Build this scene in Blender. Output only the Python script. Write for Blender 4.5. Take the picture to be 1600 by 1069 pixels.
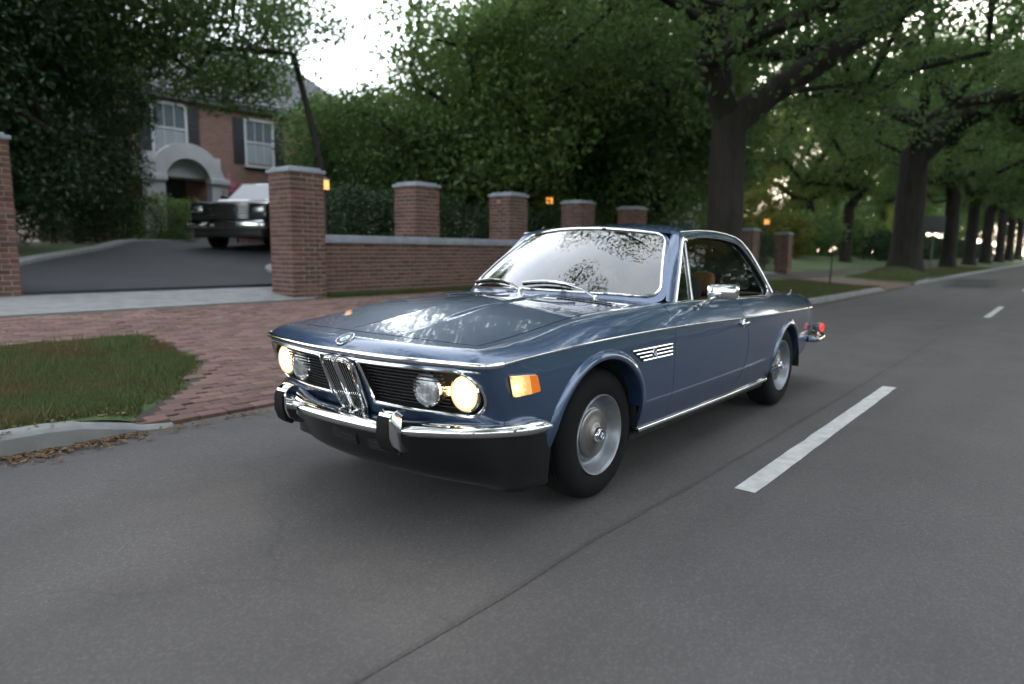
import bpy, bmesh, math, random
import numpy as np
from mathutils import Vector, Matrix
from mathutils.geometry import delaunay_2d_cdt

for o in list(bpy.data.objects):
    bpy.data.objects.remove(o, do_unlink=True)
scene = bpy.context.scene
COL = scene.collection
RNG = np.random.default_rng(7)
random.seed(7)

# ------------------------------------------------------------------ camera
cam_d = bpy.data.cameras.new('camera')
cam = bpy.data.objects.new('camera', cam_d)
COL.objects.link(cam)
yaw, pit, roll = (3.8288903947651907, -0.13498309058053762, 0.009288960939180467)
f = np.array([math.cos(yaw) * math.cos(pit), math.sin(yaw) * math.cos(pit), math.sin(pit)])
rt = np.array([math.sin(yaw), -math.cos(yaw), 0.0])
up = np.cross(rt, f)
c_, s_ = math.cos(roll), math.sin(roll)
rt, up = c_ * rt + s_ * up, -s_ * rt + c_ * up
cam.matrix_world = Matrix(((rt[0], up[0], -f[0], 2.671279), (rt[1], up[1], -f[1], 2.435716), (rt[2], up[2], -f[2], 1.173623), (0, 0, 0, 1)))
cam_d.sensor_width = 36.0
cam_d.lens = 23.806
cam_d.clip_start = 0.05
cam_d.clip_end = 3000
cam_d.dof.use_dof = True
cam_d.dof.focus_distance = 3.2
cam_d.dof.aperture_fstop = 1.4
scene.camera = cam

# ------------------------------------------------------------------ light
VEIL = 2.0
SUN_AZ = math.radians(196.0)      # direction towards the sun, measured from +x
SUN_EL = math.radians(7.0)
world = bpy.data.worlds.new('World')
scene.world = world
world.use_nodes = True
wn = world.node_tree.nodes
wl = world.node_tree.links
bg = wn['Background']
sky = wn.new('ShaderNodeTexSky')
sky.sky_type = 'NISHITA'
sky.sun_disc = False
sky.sun_elevation = SUN_EL
sky.sun_rotation = math.radians(90) - SUN_AZ
sky.altitude = 100
sky.air_density = 1.0
sky.dust_density = 1.0
sky.ozone_density = 1.5
hsv = wn.new('ShaderNodeHueSaturation')
hsv.inputs['Saturation'].default_value = 0.55
wl.new(sky.outputs[0], hsv.inputs['Color'])
# thin even cloud veil over the clear sky
hsv.inputs['Value'].default_value = 0.40
wtc = wn.new('ShaderNodeTexCoord')
wno = wn.new('ShaderNodeTexNoise'); wno.inputs['Scale'].default_value = 3.0; wno.inputs['Detail'].default_value = 6
wl.new(wtc.outputs['Generated'], wno.inputs['Vector'])
wrp = wn.new('ShaderNodeValToRGB')
wrp.color_ramp.elements[0].position = .35; wrp.color_ramp.elements[1].position = .70
wrp.color_ramp.elements[0].color = (.70, .77, .86, 1); wrp.color_ramp.elements[1].color = (1.0, .985, .98, 1)
wl.new(wno.outputs[0], wrp.inputs[0])
wmx = wn.new('ShaderNodeVectorMath'); wmx.operation = 'MULTIPLY_ADD'
wmx.inputs[1].default_value = (VEIL, VEIL, VEIL)
wl.new(wrp.outputs[0], wmx.inputs[0]); wl.new(hsv.outputs[0], wmx.inputs[2])
wl.new(wmx.outputs[0], bg.inputs['Color'])
bg.inputs['Strength'].default_value = 0.15
sun_d = bpy.data.lights.new('sun', 'SUN')
sun_d.energy = 0.5
sun_d.angle = math.radians(10)
sun_d.color = (1.0, 0.82, 0.62)
sun = bpy.data.objects.new('sun', sun_d)
COL.objects.link(sun)
sd = Vector((math.cos(SUN_AZ) * math.cos(SUN_EL), math.sin(SUN_AZ) * math.cos(SUN_EL), math.sin(SUN_EL)))
sun.rotation_euler = sd.to_track_quat('Z', 'Y').to_euler()
sun.location = sd * 60
vs = scene.view_settings
vs.view_transform = 'Standard'
vs.look = 'None'
vs.gamma = 1.0
vs.use_curve_mapping = False
vs.exposure = 3.2
scene.render.engine = 'CYCLES'
scene.cycles.max_bounces = 8
scene.cycles.transparent_max_bounces = 12
scene.cycles.caustics_reflective = False
scene.cycles.caustics_refractive = False

# ------------------------------------------------------------------ helpers
def tag(o, label=None, cat=None, group=None, kind=None):
    if label: o['label'] = label
    if cat: o['category'] = cat
    if group: o['group'] = group
    if kind: o['kind'] = kind
    return o

def empty(name, loc=(0, 0, 0), rz=0.0, parent=None):
    o = bpy.data.objects.new(name, None)
    COL.objects.link(o)
    o.location = loc
    o.rotation_euler = (0, 0, rz)
    o.empty_display_size = 0.2
    if parent: o.parent = parent
    return o

def link(name, me, parent=None, loc=None):
    o = bpy.data.objects.new(name, me)
    COL.objects.link(o)
    if parent: o.parent = parent
    if loc is not None: o.location = loc
    return o

def mesh(name, verts, faces, mat=None, smooth=True, sharp=35):
    me = bpy.data.meshes.new(name)
    me.from_pydata([tuple(map(float, v)) for v in verts], [], [tuple(map(int, q)) for q in faces])
    if mat: me.materials.append(mat)
    me.validate(clean_customdata=False)
    if smooth:
        me.polygons.foreach_set('use_smooth', [True] * len(me.polygons))
        if sharp: me.set_sharp_from_angle(angle=math.radians(sharp))
    me.update()
    return me

def fast_mesh(name, V, nper, mat, smooth=False):
    """V (n*nper,3): every nper vertices one face"""
    me = bpy.data.meshes.new(name)
    n = len(V)
    me.vertices.add(n)
    me.vertices.foreach_set('co', np.ascontiguousarray(V, dtype=np.float32).ravel())
    me.loops.add(n)
    me.loops.foreach_set('vertex_index', np.arange(n, dtype=np.int32))
    nf = n // nper
    me.polygons.add(nf)
    me.polygons.foreach_set('loop_start', np.arange(0, n, nper, dtype=np.int32))
    me.polygons.foreach_set('use_smooth', np.full(nf, smooth))
    me.materials.append(mat)
    me.update(calc_edges=True)
    return me

class MB:
    """collects shapes into one mesh"""
    def __init__(s): s.v = []; s.f = []
    def add(s, V, Fc):
        b = len(s.v)
        s.v += [tuple(map(float, p)) for p in V]
        s.f += [tuple(int(i) + b for i in q) for q in Fc]
        return s
    def box(s, lo, hi, bev=0.0, M=None):
        bm = bmesh.new()
        bmesh.ops.create_cube(bm, size=1)
        lo = Vector(lo); hi = Vector(hi)
        for v in bm.verts:
            v.co = Vector([lo[i] + (hi[i] - lo[i]) * (v.co[i] + .5) for i in range(3)])
        if bev > 0:
            bmesh.ops.bevel(bm, geom=list(bm.edges), offset=bev, segments=2, profile=.5, affect='EDGES')
        bm.verts.ensure_lookup_table()
        bm.verts.index_update()
        V = [(M @ v.co if M else v.co) for v in bm.verts]
        s.add(V, [[v.index for v in q.verts] for q in bm.faces])
        bm.free()
        return s
    def tube(s, P, r, seg=8, closed=False, flat=None, upv=None, cap=True):
        V, Fc = tube_geo(P, r, seg, closed, flat, upv, cap)
        return s.add(V, Fc)
    def lathe(s, prof, seg=32, M=None, closed=False):
        V, Fc = lathe_geo(prof, seg, closed)
        if M is not None: V = [M @ Vector(v) for v in V]
        return s.add(V, Fc)
    def build(s, name, mat, parent=None, smooth=True, sharp=35, loc=None):
        return link(name, mesh(name, s.v, s.f, mat, smooth, sharp), parent, loc)

def tube_geo(P, r, seg=8, closed=False, flat=None, upv=None, cap=True):
    P = np.asarray(P, float)
    n = len(P)
    r = np.broadcast_to(np.asarray(r, float), (n,))
    if closed:
        T = np.roll(P, -1, 0) - np.roll(P, 1, 0)
    else:
        T = np.gradient(P, axis=0)
    T /= np.linalg.norm(T, axis=1)[:, None] + 1e-12
    V = []
    if upv is None:
        a = np.array([0, 0, 1.0]) if abs(T[0][2]) < .9 else np.array([1.0, 0, 0])
        nrm = a - T[0] * (a @ T[0]); nrm /= np.linalg.norm(nrm)
    for i in range(n):
        if upv is not None:
            a = np.asarray(upv, float)
            nrm = a - T[i] * (a @ T[i])
        else:
            nrm = nrm - T[i] * (nrm @ T[i])
        nrm /= np.linalg.norm(nrm) + 1e-12
        b = np.cross(T[i], nrm)
        for k in range(seg):
            t = 2 * math.pi * k / seg
            e1, e2 = (1, 1) if flat is None else flat
            V.append(P[i] + r[i] * (e1 * math.cos(t) * nrm + e2 * math.sin(t) * b))
    Fc = []
    m = n if closed else n - 1
    for i in range(m):
        j = (i + 1) % n
        for k in range(seg):
            l = (k + 1) % seg
            Fc.append((i * seg + k, i * seg + l, j * seg + l, j * seg + k))
    if cap and not closed:
        Fc.append(tuple(range(seg - 1, -1, -1)))
        Fc.append(tuple((n - 1) * seg + k for k in range(seg)))
    return V, Fc

def lathe_geo(prof, seg=32, closed=False):
    """prof: (r, h) list, axis +y (h along y)"""
    V = []; Fc = []
    n = len(prof)
    for (r, h) in prof:
        for k in range(seg):
            t = 2 * math.pi * k / seg
            V.append((r * math.cos(t), h, r * math.sin(t)))
    for i in range(n if closed else n - 1):
        j = (i + 1) % n
        for k in range(seg):
            l = (k + 1) % seg
            Fc.append((i * seg + k, i * seg + l, j * seg + l, j * seg + k))
    return V, Fc

class Spl:
    """natural cubic spline, vector valued"""
    def __init__(s, xs, ys):
        xs = np.asarray(xs, float); ys = np.asarray(ys, float)
        if xs[0] > xs[-1]: xs = xs[::-1]; ys = ys[::-1]
        s.x = xs; s.y = ys if ys.ndim > 1 else ys[:, None]; s.scalar = ys.ndim == 1
        n = len(xs); h = np.diff(xs)
        A = np.zeros((n, n)); B = np.zeros((n, s.y.shape[1]))
        A[0, 0] = A[-1, -1] = 1
        for i in range(1, n - 1):
            A[i, i - 1] = h[i - 1]; A[i, i] = 2 * (h[i - 1] + h[i]); A[i, i + 1] = h[i]
            B[i] = 6 * ((s.y[i + 1] - s.y[i]) / h[i] - (s.y[i] - s.y[i - 1]) / h[i - 1])
        s.m = np.linalg.solve(A, B)
    def __call__(s, q):
        q = np.asarray(q, float); sh = q.shape; q = np.clip(q.ravel(), s.x[0], s.x[-1])
        i = np.clip(np.searchsorted(s.x, q) - 1, 0, len(s.x) - 2)
        h = (s.x[i + 1] - s.x[i])[:, None]
        a = (s.x[i + 1] - q)[:, None] / h; b = 1 - a
        r = a * s.y[i] + b * s.y[i + 1] + ((a ** 3 - a) * s.m[i] + (b ** 3 - b) * s.m[i + 1]) * h * h / 6
        return r[:, 0].reshape(sh) if s.scalar else r.reshape(sh + (s.y.shape[1],))

def in_poly(P, poly):
    P = np.asarray(P, float); poly = np.asarray(poly, float)
    x, y = P[:, 0], P[:, 1]
    ins = np.zeros(len(P), bool)
    n = len(poly)
    for i in range(n):
        x1, y1 = poly[i]; x2, y2 = poly[(i + 1) % n]
        if y1 == y2: continue
        c = ((y1 > y) != (y2 > y)) & (x < (x2 - x1) * (y - y1) / (y2 - y1) + x1)
        ins ^= c
    return ins

def resample(poly, step):
    out = []
    n = len(poly)
    for i in range(n):
        a = np.asarray(poly[i], float); b = np.asarray(poly[(i + 1) % n], float)
        k = max(1, int(round(np.linalg.norm(b - a) / step)))
        for j in range(k): out.append(a + (b - a) * j / k)
    return np.array(out)

def patch_geo(outer, holes, fn, step, out_ref, flange=0.0, sx=1.0):
    """triangulated patch of the surface fn over a 2D domain; returns verts, faces, loop normals"""
    outer = resample(outer, step)
    holes = [resample(h, step * .7) for h in holes]
    loops = [outer] + holes
    pts = []; edges = []; idx = []
    for L in loops:
        b = len(pts); pts += [tuple(p) for p in L]; m = len(L)
        edges += [(b + i, b + (i + 1) % m) for i in range(m)]
        idx.append((b, m))
    lo = outer.min(0); hi = outer.max(0)
    gx = np.arange(lo[0] + step / 2, hi[0], step); gy = np.arange(lo[1] + step / 2, hi[1], step * .87)
    G = []
    for j, y in enumerate(gy):
        for x in gx: G.append((x + (step / 2 if j % 2 else 0), y))
    if G:
        G = np.array(G); k = in_poly(G, outer)
        for h in holes: k &= ~in_poly(G, h)
        G = G[k]
        B = np.vstack(loops)
        if len(G):
            d = np.full(len(G), 9e9)
            for i in range(0, len(B), 400):
                d = np.minimum(d, np.sqrt(((G[:, None] - B[None, i:i + 400]) ** 2).sum(2)).min(1))
            G = G[d > step * .45]
        pts += [tuple(p) for p in G]
    r = delaunay_2d_cdt([Vector(p) for p in pts], edges, [], 0, 1e-6)
    V2 = np.array([tuple(p) for p in r[0]]); T = np.array([list(t) for t in r[2]])
    cen = V2[T].mean(1)
    k = in_poly(cen, outer)
    for h in holes: k &= ~in_poly(cen, h)
    T = T[k]
    V = fn(V2)
    e = 5e-3
    du = fn(V2 + np.array([e, 0])) - fn(V2 - np.array([e, 0])); dv = fn(V2 + np.array([0, e])) - fn(V2 - np.array([0, e]))
    N = np.cross(du, dv); N /= np.linalg.norm(N, axis=1)[:, None] + 1e-12
    ref = out_ref(V) if callable(out_ref) else np.broadcast_to(np.asarray(out_ref, float), V.shape)
    N[(N * ref).sum(1) < 0] *= -1
    fnm = np.cross(V[T[:, 1]] - V[T[:, 0]], V[T[:, 2]] - V[T[:, 0]])
    fl = (fnm * N[T[:, 0]]).sum(1) < 0
    T[fl] = T[fl][:, ::-1]
    faces = [tuple(t) for t in T]; ln = [N[i] for t in T for i in t]
    verts = [tuple(p) for p in V]
    if flange:
        # boundary edges of the kept triangles
        cnt = {}
        for t in T:
            for a, b in ((t[0], t[1]), (t[1], t[2]), (t[2], t[0])):
                cnt[(a, b)] = cnt.get((a, b), 0) + 1
        for (a, b) in list(cnt):
            if (b, a) in cnt: continue
            i0 = len(verts)
            pa, pb = V[a], V[b]
            verts += [tuple(pa), tuple(pb), tuple(pb - N[b] * flange), tuple(pa - N[a] * flange)]
            fnn = np.cross(pb - pa, N[a]); fnn /= np.linalg.norm(fnn) + 1e-12
            faces.append((i0 + 1, i0, i0 + 3, i0 + 2))
            ln += [fnn] * 4
    return verts, faces, ln

class Sheet:
    """several patches joined into one mesh with analytic normals"""
    def __init__(s): s.v = []; s.f = []; s.n = []
    def add(s, outer, holes, fn, step, out_ref, flange=0.0, mirror=False):
        for sg in ((1, -1) if mirror else (1,)):
            v, f_, n = patch_geo(outer, holes, fn, step, out_ref, flange)
            b = len(s.v)
            if sg < 0:
                v = [(p[0], -p[1], p[2]) for p in v]
                k = 0
                for q in f_:
                    m = len(q); nn = n[k:k + m]; k += m
                    s.f.append(tuple(i + b for i in q[::-1])); s.n += [(w[0], -w[1], w[2]) for w in nn[::-1]]
            else:
                s.f += [tuple(i + b for i in q) for q in f_]; s.n += [tuple(w) for w in n]
            s.v += v
        return s
    def build(s, name, mat, parent=None):
        me = bpy.data.meshes.new(name)
        me.from_pydata([tuple(map(float, p)) for p in s.v], [], s.f)
        me.materials.append(mat)
        me.polygons.foreach_set('use_smooth', [True] * len(me.polygons))
        me.normals_split_custom_set([tuple(map(float, w)) for w in s.n])
        me.update()
        return link(name, me, parent)

# ------------------------------------------------------------------ materials
MATS = {}
def nmat(name):
    m = bpy.data.materials.new(name); m.use_nodes = True
    MATS[name] = m
    return m, m.node_tree.nodes, m.node_tree.links, m.node_tree.nodes['Principled BSDF']

def pmat(name, col, rough=.5, metal=0.0, coat=0.0, spec=.5, var=0.0, scale=20.0, bump=0.0, bscale=60.0, objvar=0.0, stretch=None, bdist=.01):
    m, N, L, P = nmat(name)
    P.inputs['Base Color'].default_value = (*col, 1)
    P.inputs['Roughness'].default_value = rough
    P.inputs['Metallic'].default_value = metal
    P.inputs['Specular IOR Level'].default_value = spec
    if coat:
        P.inputs['Coat Weight'].default_value = coat
        P.inputs['Coat Roughness'].default_value = .03
    tc = N.new('ShaderNodeTexCoord')
    vec = tc.outputs['Object']
    if stretch:
        mp = N.new('ShaderNodeMapping'); mp.inputs['Scale'].default_value = stretch
        L.new(vec, mp.inputs[0]); vec = mp.outputs[0]
    if var:
        t = N.new('ShaderNodeTexNoise'); t.inputs['Scale'].default_value = scale; t.inputs['Detail'].default_value = 6
        L.new(vec, t.inputs['Vector'])
        r = N.new('ShaderNodeValToRGB')
        r.color_ramp.elements[0].position = .25; r.color_ramp.elements[1].position = .75
        r.color_ramp.elements[0].color = (*[max(0, c * (1 - var)) for c in col], 1)
        r.color_ramp.elements[1].color = (*[min(1, c * (1 + var)) for c in col], 1)
        L.new(t.outputs[0], r.inputs[0])
        src = r.outputs[0]
        if objvar:
            oi = N.new('ShaderNodeObjectInfo'); mr = N.new('ShaderNodeMapRange')
            mr.inputs['To Min'].default_value = 1 - objvar; mr.inputs['To Max'].default_value = 1 + objvar
            L.new(oi.outputs['Random'], mr.inputs['Value'])
            h = N.new('ShaderNodeHueSaturation')
            L.new(mr.outputs[0], h.inputs['Value']); L.new(src, h.inputs['Color'])
            mr2 = N.new('ShaderNodeMapRange'); mr2.inputs['To Min'].default_value = .485; mr2.inputs['To Max'].default_value = .512
            wn_ = N.new('ShaderNodeTexWhiteNoise'); wn_.noise_dimensions = '1D'
            L.new(oi.outputs['Random'], wn_.inputs['W']); L.new(wn_.outputs['Value'], mr2.inputs['Value']); L.new(mr2.outputs[0], h.inputs['Hue'])
            src = h.outputs[0]
        L.new(src, P.inputs['Base Color'])
    if bump:
        t2 = N.new('ShaderNodeTexNoise'); t2.inputs['Scale'].default_value = bscale; t2.inputs['Detail'].default_value = 5
        L.new(vec, t2.inputs['Vector'])
        b = N.new('ShaderNodeBump'); b.inputs['Strength'].default_value = bump; b.inputs['Distance'].default_value = bdist
        L.new(t2.outputs[0], b.inputs['Height']); L.new(b.outputs[0], P.inputs['Normal'])
    return m

def bulbmat(name, col, edge, strength, loc, rad, base=(.8, .5, .2)):
    """lens lit by a bulb behind it: brightest at the bulb, fading over rad metres"""
    m, N, L, P = nmat(name)
    P.inputs['Base Color'].default_value = (*base, 1); P.inputs['Roughness'].default_value = .2
    tc = N.new('ShaderNodeTexCoord'); d = N.new('ShaderNodeVectorMath'); d.operation = 'DISTANCE'; d.inputs[1].default_value = loc
    L.new(tc.outputs['Object'], d.inputs[0])
    t = N.new('ShaderNodeTexVoronoi'); t.inputs['Scale'].default_value = 90; L.new(tc.outputs['Object'], t.inputs['Vector'])
    a = N.new('ShaderNodeMath'); a.operation = 'MULTIPLY_ADD'; a.inputs[1].default_value = .35 * rad; L.new(t.outputs['Distance'], a.inputs[0]); L.new(d.outputs['Value'], a.inputs[2])
    mr = N.new('ShaderNodeMapRange'); mr.interpolation_type = 'SMOOTHSTEP'; mr.inputs['From Min'].default_value = rad; mr.inputs['From Max'].default_value = rad * .1
    L.new(a.outputs[0], mr.inputs['Value'])
    mx = N.new('ShaderNodeMix'); mx.data_type = 'RGBA'; mx.inputs[6].default_value = (*[c * .12 for c in edge], 1); mx.inputs[7].default_value = (*col, 1)
    L.new(mr.outputs[0], mx.inputs[0]); L.new(mx.outputs[2], P.inputs['Emission Color'])
    P.inputs['Emission Strength'].default_value = strength
    return m

def emat(name, col, strength, base=(.8, .8, .8)):
    m, N, L, P = nmat(name)
    P.inputs['Base Color'].default_value = (*base, 1)
    P.inputs['Emission Color'].default_value = (*col, 1)
    P.inputs['Emission Strength'].default_value = strength
    P.inputs['Roughness'].default_value = .2
    return m

def glassmat(name, tint=(.75, .8, .8), ior=1.5, rough=.0, mul=1.0):
    m, N, L, P = nmat(name)
    N.remove(P)
    out = N['Material Output']
    tr = N.new('ShaderNodeBsdfTransparent'); tr.inputs[0].default_value = (*tint, 1)
    gl = N.new('ShaderNodeBsdfGlossy'); gl.inputs['Roughness'].default_value = rough
    fr = N.new('ShaderNodeFresnel'); fr.inputs['IOR'].default_value = ior
    mu = N.new('ShaderNodeMath'); mu.operation = 'MULTIPLY'; mu.inputs[1].default_value = mul; mu.use_clamp = True
    mx = N.new('ShaderNodeMixShader')
    L.new(fr.outputs[0], mu.inputs[0]); L.new(mu.outputs[0], mx.inputs[0])
    L.new(tr.outputs[0], mx.inputs[1]); L.new(gl.outputs[0], mx.inputs[2]); L.new(mx.outputs[0], out.inputs[0])
    return m

def leafmat(name, c0, c1, trans=.35):
    m, N, L, P = nmat(name)
    N.remove(P)
    out = N['Material Output']
    geo = N.new('ShaderNodeNewGeometry')
    r = N.new('ShaderNodeValToRGB')
    r.color_ramp.elements[0].color = (*c0, 1); r.color_ramp.elements[1].color = (*c1, 1)
    L.new(geo.outputs['Random Per Island'], r.inputs[0])
    d = N.new('ShaderNodeBsdfDiffuse'); t = N.new('ShaderNodeBsdfTranslucent'); g = N.new('ShaderNodeBsdfGlossy')
    g.inputs['Roughness'].default_value = .45
    g.inputs[0].default_value = (.5, .5, .5, 1)
    L.new(r.outputs[0], d.inputs[0])
    hs = N.new('ShaderNodeHueSaturation'); hs.inputs['Value'].default_value = 1.5; hs.inputs['Hue'].default_value = .48
    L.new(r.outputs[0], hs.inputs['Color']); L.new(hs.outputs[0], t.inputs[0])
    mx = N.new('ShaderNodeMixShader'); mx.inputs[0].default_value = trans
    L.new(d.outputs[0], mx.inputs[1]); L.new(t.outputs[0], mx.inputs[2])
    m2 = N.new('ShaderNodeMixShader'); m2.inputs[0].default_value = .05
    L.new(mx.outputs[0], m2.inputs[1]); L.new(g.outputs[0], m2.inputs[2]); L.new(m2.outputs[0], out.inputs[0])
    return m
# ================================================================== materials of the coupe
def paint(name, col):
    m, N, L, P = nmat(name)
    P.inputs['Base Color'].default_value = (*col, 1)
    P.inputs['Metallic'].default_value = .55
    P.inputs['Roughness'].default_value = .36
    P.inputs['Coat Weight'].default_value = 1.0
    P.inputs['Coat Roughness'].default_value = .02
    P.inputs['Coat IOR'].default_value = 1.65
    tc = N.new('ShaderNodeTexCoord')
    t = N.new('ShaderNodeTexNoise'); t.inputs['Scale'].default_value = 900; t.inputs['Detail'].default_value = 2
    L.new(tc.outputs['Object'], t.inputs['Vector'])
    r = N.new('ShaderNodeValToRGB')
    r.color_ramp.elements[0].position = .3; r.color_ramp.elements[1].position = .7
    r.color_ramp.elements[0].color = (*[c * .85 for c in col], 1); r.color_ramp.elements[1].color = (*[c * 1.15 for c in col], 1)
    L.new(t.outputs[0], r.inputs[0]); L.new(r.outputs[0], P.inputs['Base Color'])
    # very faint waviness of the old coat
    t2 = N.new('ShaderNodeTexNoise'); t2.inputs['Scale'].default_value = 5; t2.inputs['Detail'].default_value = 1
    L.new(tc.outputs['Object'], t2.inputs['Vector'])
    b = N.new('ShaderNodeBump'); b.inputs['Strength'].default_value = .10; b.inputs['Distance'].default_value = .01
    L.new(t2.outputs[0], b.inputs['Height'])
    L.new(b.outputs[0], P.inputs['Coat Normal'])
    return m

M_PAINT = paint('blue_metallic_paint', (.033, .068, .142))
M_CHROME = pmat('chrome', (.70, .70, .71), .08, 1.0, var=.04, scale=40)
M_CHROMED = pmat('worn_chrome', (.62, .62, .63), .16, 1.0, var=.15, scale=30)
M_BLACK = pmat('black_plastic', (.012, .012, .013), .45, var=.2)
M_DARK = pmat('dark_cavity', (.006, .006, .007), .9, var=.2)
M_RUBBER = pmat('rubber', (.005, .005, .0055), .8, spec=.2, var=.25, scale=30, bump=.15, bscale=120)
M_VAL = pmat('valance_paint', (.0035, .0038, .0048), .42, coat=.3, spec=.3, var=.2, scale=4)
M_RIM = pmat('silver_wheel_paint', (.26, .275, .30), .38, .6, var=.08, scale=30)
M_CAP = pmat('hub_cap_metal', (.24, .225, .22), .34, .85, var=.1)
M_TAN = pmat('tan_leather', (.33, .14, .045), .45, var=.15, scale=12, bump=.2, bscale=90)
M_DASH = pmat('dashboard_vinyl', (.015, .014, .013), .5, var=.2)
M_CARPET = pmat('cabin_lining', (.02, .016, .013), .9, var=.3)
M_GLASS = glassmat('windscreen_glass', (.58, .64, .64), 1.55, 0.0, 3.0)
M_SGLASS = glassmat('side_glass', (.70, .76, .74), 1.45, 0.0, .8)
M_LENS = pmat('fluted_lamp_glass', (.33, .34, .36), .18, .35, coat=.8, var=.55, scale=28, bump=.5, bscale=40)
M_LIT = emat('lit_headlight_lens', (1.0, .66, .28), 6.0)
M_LITM = emat('headlight_lens_mid', (1.0, .62, .20), .24)
M_LITR = emat('headlight_lens_edge', (1.0, .46, .07), .18)
M_PARK = emat('lit_parking_bulb', (1.0, .55, .15), .5)
M_TURN = bulbmat('lit_turn_lens', (1.0, .62, .22), (1.0, .38, .05), .42, (.655, .80, .640), .075)
M_AMBER = emat('amber_lens', (1.0, .22, .02), .02, (.75, .18, .02))
M_RED = emat('lit_red_lens', (1.0, .04, .03), .12, (.7, .02, .02))
M_WHITE = pmat('emblem_white', (.75, .77, .78), .3, var=.05)
M_BLUE = pmat('emblem_blue', (.05, .25, .55), .3, var=.05)
M_REFL = pmat('lamp_reflector', (.75, .76, .78), .14, 1.0, bump=.6, bscale=45)
M_EMBK = pmat('emblem_black', (.02, .02, .02), .25, var=.1)

def sstep(t):
    t = np.clip(t, 0, 1); return t * t * (3 - 2 * t)

# ================================================================== body surfaces (metres; x forward, y to the car's left)
CP = np.array([(.912, 0, .738), (.911, .135, .738), (.902, .26, .738), (.868, .464, .738), (.832, .62, .738), (.806, .70, .737),
               (.775, .745, .735), (.735, .766, .735), (.66, .783, .742), (.5, .805, .756), (.3, .821, .767), (0, .833, .776),
               (-.3, .838, .779), (-.63, .840, .778), (-1.0, .842, .773), (-1.6, .838, .757), (-2.2, .824, .743), (-2.8, .793, .728),
               (-3.3, .746, .714), (-3.6, .705, .703), (-3.70, .67, .70), (-3.75, .60, .70), (-3.80, .3, .70), (-3.81, 0, .70)])
_s = np.concatenate([[0], np.cumsum(np.linalg.norm(np.diff(CP, axis=0), axis=1))])
CUR = Spl(_s, CP)
SMAX = _s[-1]
_sd = np.linspace(0, SMAX, 1400)
_cd = CUR(_sd)
def S_at_y(y):      # arc length on the front face
    k = _cd[:, 0] > .72
    return float(np.interp(y, _cd[k][:, 1], _sd[k]))
def S_at_x(x):      # arc length on the side
    k = (_sd > _s[7]) & (_sd < _s[20])
    return float(np.interp(-x, -_cd[k][:, 0], _sd[k]))
_W = Spl([-3.9, -3.3, -2.8, -2.2, -1.5, -.8, -.4, 0, .5, .75, 1.0], [.12, .13, .12, .085, .087, .088, .12, .15, .145, .105, .085])
_ZC = Spl([-3.9, -3.65, -3.3, -2.8, -2.2, -1.5, -.8, -.65, -.388, .086, .366, .75, .95],
          [.785, .805, .832, .858, .872, .886, .896, .896, .886, .862, .824, .783, .768])
_CR = Spl([-3.9, -2.6, -1.0, -.4, .3, .7, .95], [.018, .025, .03, .03, .022, .014, .012])
def nearest(x, y):
    P = np.stack([x, np.abs(y)], 1)
    best = np.full(len(P), 9e9); bi = np.zeros(len(P), int)
    for i in range(0, len(_cd), 350):
        d = ((P[:, None] - _cd[None, i:i + 350, :2]) ** 2).sum(2)
        j = d.argmin(1); v = d[np.arange(len(P)), j]
        k = v < best; best[k] = v[k]; bi[k] = j[k] + i
    # refine on the segment
    b0 = np.clip(bi - 1, 0, len(_cd) - 1); b1 = np.clip(bi + 1, 0, len(_cd) - 1)
    A = _cd[b0]; B = _cd[b1]
    ab = B[:, :2] - A[:, :2]
    t = np.clip(((P - A[:, :2]) * ab).sum(1) / ((ab ** 2).sum(1) + 1e-12), 0, 1)
    q = A + (B - A) * t[:, None]
    d = np.sqrt(((P - q[:, :2]) ** 2).sum(1))
    outw = ((P - q[:, :2]) * np.stack([ab[:, 1], -ab[:, 0]], 1)).sum(1)
    return np.where(outw > 0, -d, d), q[:, 2], q[:, 0]
def top_fn(P):
    x, y = P[:, 0], P[:, 1]
    d, zb, xb = nearest(x, y)
    t = np.clip(d / _W(xb), -.3, 1)
    g = 1 - (1 - t) ** 2.1
    zt = _ZC(x) + _CR(x) * np.clip(1 - (np.abs(y) / .66) ** 2, 0, 1)
    w = .15 + .03 * (x - .2)
    zt = zt + .009 * sstep((w - np.abs(y)) / .008 + .5) * sstep((.74 - x) / .5) * sstep((x + .5) / .1)
    return np.stack([x, y, zb + (zt - zb) * g], 1)
def band_fn(P):
    s = P[:, 0]; z = P[:, 1]
    c = CUR(np.abs(s)); sg = np.where(s < 0, -1.0, 1.0)
    x, y, zb = c[:, 0], c[:, 1], c[:, 2]
    d = zb - z
    lean = .43 * sstep((x - .42) / .36)
    leanr = .25 * sstep((-3.3 - x) / .4)
    side = sstep((y - .55) / .2)
    tuck = np.where(z < .43, .052 * (np.clip(.43 - z, 0, 1) / .18) ** 1.2, 0)
    belly = .007 * np.sin(np.pi * np.clip((z - .43) / np.maximum(zb - .43, .05), 0, 1))
    return np.stack([x - lean * d + leanr * d, sg * (y + side * (belly - tuck)), z], 1)
def band1(s, z, off=0.0):
    """a single point of the band, pushed out by off"""
    P = np.array([[s, z]]); p = band_fn(P)[0]
    if off:
        e = 1e-3
        du = band_fn(P + [[e, 0]])[0] - band_fn(P - [[e, 0]])[0]; dv = band_fn(P + [[0, e]])[0] - band_fn(P - [[0, e]])[0]
        n = np.cross(du, dv); n /= np.linalg.norm(n)
        if n[0] * (1 if p[0] > .6 else 0) + n[1] * np.sign(s if s else 1) * (1 if abs(p[1]) > .5 else 0) < 0: n = -n
        p = p + n * off
    return p
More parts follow.
